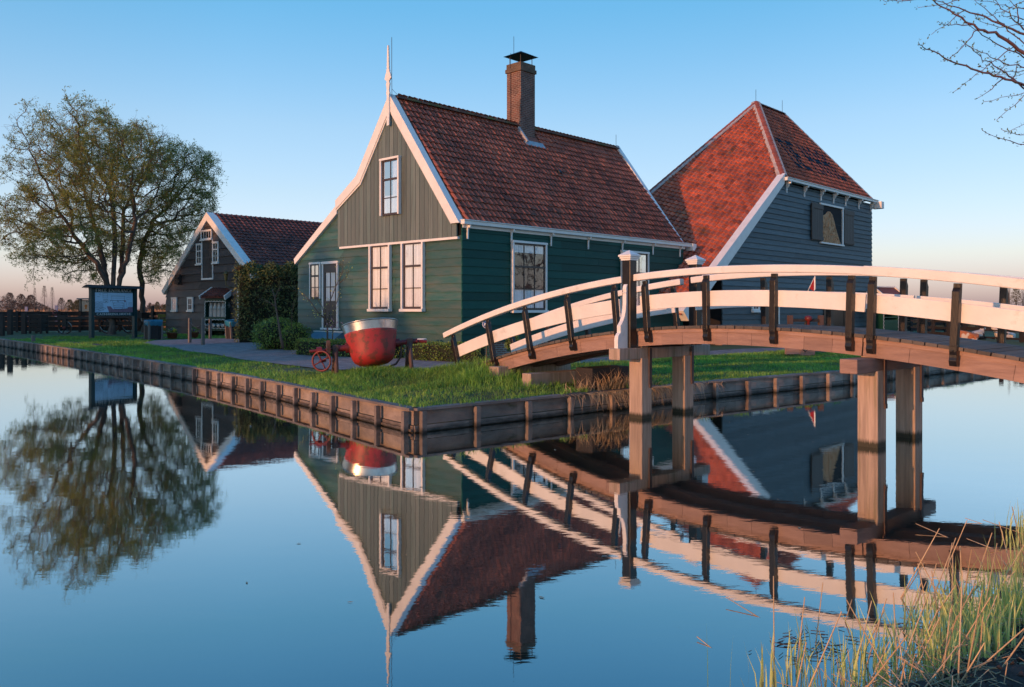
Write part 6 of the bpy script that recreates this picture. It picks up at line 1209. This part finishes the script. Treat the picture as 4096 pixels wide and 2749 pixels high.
# ------------------------------------------------------------------ far country: reed field, thicket, single trees
rng = np.random.default_rng(77)
def field(n, x0, x1, y0, y1): return rng.uniform(x0, x1, n), y0 + (y1 - y0) * rng.random(n) ** 2
fx, fy = field(9000, -110, 0, 64, 150); k = fx / fy; ok = (k > -.7) & (k < -.36); fx, fy = fx[ok], fy[ok]
gx, gy = field(5000, 20, 90, 58, 120); fx, fy = np.concatenate([fx, gx]), np.concatenate([fy, gy])
V5, F3 = blades(fx, fy, np.full(len(fx), .3), rng.uniform(1.15, 1.6, len(fx)), rng.uniform(.25, .6, len(fx)), rng.uniform(.05, .3, len(fx)), rng); tn = rng.uniform(0, 1, len(fx)); raw('reed_field', V5, F3, M['field'], np.tile(tn, 3), kind='stuff')
def fartree(x, ytop, hw, d, label, mat='farwood', seed=0, kind='bush', n=500, nm='far_tree'):
    rng = np.random.default_rng(seed); b = at(x, 0, d); b[2] = .3; top = at(x, ytop, d)[2]; w_ = hw * 1.7534 * d / FPX; root = thing(nm, b, label, 'tree', 'far trees on the skyline'); m = MB(); m.tube([b, b + Z * (top - .3) * .45, b + Z * (top - .3) * .8], [.10, .06, .02], 6); m.build('trunk', M['bark'], root)
    tt = rng.random(n) ** (.8 if kind == 'bush' else .6); zz2 = .3 + (top - .3) * (.12 + .86 * tt); rad = w_ * np.sin(np.clip(tt * .86 + .12, 0, 1) * math.pi) ** .6 if kind == 'bush' else w_ * np.clip(1.15 - tt, .1, 1) * np.clip(tt * 4, .3, 1)
    a = rng.uniform(0, 2 * math.pi, n); rr = rad * rng.random(n) ** .5; P = np.stack([b[0] + rr * np.cos(a), b[1] + rr * np.sin(a), zz2], -1); D = np.stack([np.cos(a) * .5, np.sin(a) * .5, np.full(n, 1.0)], -1)
    lv, lf2 = quads_at(P, rng.uniform(.5, 1.4, n) * w_ * .22, .09 if kind == 'bare' else .25, rng, D=D); raw('crown', lv, lf2, M[mat], rng.uniform(0, 1, n), parent=root)
FT = [(22, 668, 12, 180, 'dark bare bush on the far left skyline, first from the edge', 'farwood', 'bush'), (48, 672, 13, 185, 'brown bare bush left of the tall bare trees', 'farwood', 'bush'), (79, 657, 8, 170, 'tall thin bare tree on the far left skyline, leftmost of three', 'farwood', 'bare'), (101, 652, 11, 170, 'tall thin bare tree, middle and widest of three', 'farwood', 'bare'), (119, 655, 9, 170, 'tall thin bare tree, rightmost of three beside the willow', 'farwood', 'bare'), (70, 674, 14, 190, 'purplish bush under the tall bare trees', 'farwood', 'bush'), (140, 680, 9, 190, 'small rounded grey bush right of the bare trees', 'farwood', 'bush'), (159, 684, 10, 185, 'greenish rounded bush on the far skyline', 'fargreen', 'bush'), (178, 685, 12, 180, 'olive bush just left of the cream notice board', 'fargreen', 'bush'), (196, 690, 8, 180, 'low olive bush behind the cream notice board', 'fargreen', 'bush'),
      (305, 691, 7, 200, 'small grey bush on the skyline right of the green board', 'farwood', 'bush'), (342, 691, 6, 200, 'small grey bush between slim willow and barn', 'farwood', 'bush'), (359, 689, 8, 180, 'yellowish budding tree left of the brown barn', 'fargreen', 'bush'), (376, 695, 8, 190, 'low budding bush touching the brown barn', 'fargreen', 'bush'),
      (2302, 628, 9, 60, 'tall poplar with bare reddish twigs behind the right rails', 'farwood', 'bare'), (2318, 655, 14, 56, 'yellow green budding tree at the right edge behind the rails', 'fargreen', 'bush'), (2334, 648, 10, 70, 'bare bushy tree cut by the right edge of the photo', 'farwood', 'bare')]
for k, (x, y, hw, d, lab, mt, kd) in enumerate(FT): fartree(x, y, hw, d, lab, mt, 100 + k, kd, 2000 if kd == 'bush' else 1500)
n = 16000; kx = rng.uniform(-.66, -.30, n); d_ = rng.uniform(190, 260, n); P = np.stack([kx * d_, d_, .3 + rng.random(n) * (2.6 + 1.2 * np.sin(kx * 60) + .8 * np.sin(kx * 141))], -1); lv, lf2 = quads_at(P, rng.uniform(.3, 1.0, n), .22, rng, up=1.0); raw('thicket', lv, lf2, M['farwood'], rng.uniform(0, 1, n), kind='stuff')

# trees on the far left bank and off to the right: they shade the low ground at sunrise and stand in the window reflections
def banktree(nm, x, y, h, hw, label, mat, seed, n=2600, grp='trees outside the view'):
    rng = np.random.default_rng(seed); b = np.array([x, y, .2]); root = thing(nm, b, label, 'tree', grp); m = MB(); m.tube([b, b + Z * h * .3, b + Z * h * .7, b + Z * h * .95], [.22, .18, .09, .03], 8)
    for k in range(14):
        t = rng.uniform(.25, .8); a = rng.uniform(0, 6.28); L = hw * rng.uniform(.6, 1) * (1.2 - t); p = b + Z * h * t; m.tube([p, p + np.array([math.cos(a) * L * .5, math.sin(a) * L * .5, L * .35]), p + np.array([math.cos(a) * L, math.sin(a) * L, L * .9])], [.07, .045, .015], 5)
    m.build('trunk', M['bark'], root); t = rng.random(n); rad = hw * np.sin(np.clip(t * .82 + .14, 0, 1) * math.pi) ** .6; a = rng.uniform(0, 6.28, n); rr = rad * rng.random(n) ** .5
    P = np.stack([x + rr * np.cos(a), y + rr * np.sin(a), .2 + h * (.04 + .94 * t)], -1); lv, lf2 = quads_at(P, rng.uniform(.3, .9, n), .3, rng, up=.6); raw('crown', lv, lf2, M[mat], rng.uniform(0, 1, n), parent=root)
for k, (x, y, h, hw, lab) in enumerate(((-36, 1.2, 7.6, 2.3, 'bushy tree on the left bank opposite the house door'), (-33.5, -2.0, 5.6, 1.6, 'smaller bushy tree on the left bank, nearest the camera'), (-40, 3.5, 8.6, 3.0, 'middle sized bushy tree on the left bank'), (-49, 10.5, 11.5, 3.6, 'tallest tree on the left bank, facing the brown barn'), (-54, 6.0, 10.5, 3.8, 'second tallest tree on the left bank, behind the tallest'), (-60, 13, 9.0, 4.0, 'broad tree on the left bank facing the willows'), (-67, 17, 8.5, 4.2, 'farthest tree on the left bank'), (-37, -6, 4.4, 2.2, 'low bush on the left bank beyond the mooring'), (-53.5, 11.8, 11, 3.8, 'dense tree on the left bank between the tallest tree and the broad tree'), (-57.5, 17, 9.5, 3.4, 'round tree on the left bank just beyond the broad tree'))):
    banktree('bank_tree', x, y, h, hw, lab, 'fargreen', 300 + k, 6500 if h > 8 else 3600)
for k, (x, y, h, hw, lab) in enumerate(((33, 29, 11, 3.6, 'bare tree standing far right, outside the picture, mirrored in the side windows'), (42, 35, 13, 4.5, 'second bare tree far right, outside the picture, mirrored in the side windows'), (-58, 33, 11, 3.6, 'bare tree far left, outside the picture, mirrored in the front windows'))):
    g = np.random.default_rng(400 + k); u = g.normal(size=(330, 3)); u /= np.linalg.norm(u, axis=1, keepdims=True); at_ = np.array([x, y, h * .58]) + u * np.array([hw, hw, h * .42]) * g.random((330, 1)) ** .4
    scattree('bank_tree', lab, 'tree', np.array([x, y, .2]), [[np.array([x, y, h * .22]), np.array([x + .3, y, h * .4])]], at_, 410 + k, step=.5, dk=.6, per=3, tl=.8, leaves=0, group='trees outside the view')

rng = np.random.default_rng(55); n = 46; P = np.stack([rng.uniform(-3.5, 4.5, n), rng.uniform(5, 15, n), np.full(n, .004)], -1); k = (P[:, 0] < (P[:, 1] * .5)) & (P[:, 1] < 11.2 + .6 * np.abs(P[:, 0])); P = P[k]; D = rng.normal(0, 1, (len(P), 3)); D[:, 2] = 0
D /= np.linalg.norm(D, axis=1, keepdims=True); lv, lf2 = quads_at(P, rng.uniform(.03, .07, len(P)), .4, rng, D=D); lv[:, 2] = .004 + np.abs(lv[:, 2] - .004) * .1; raw('floating_leaves', lv, lf2, M['straw'], rng.uniform(0, .4, len(P)), kind='stuff')
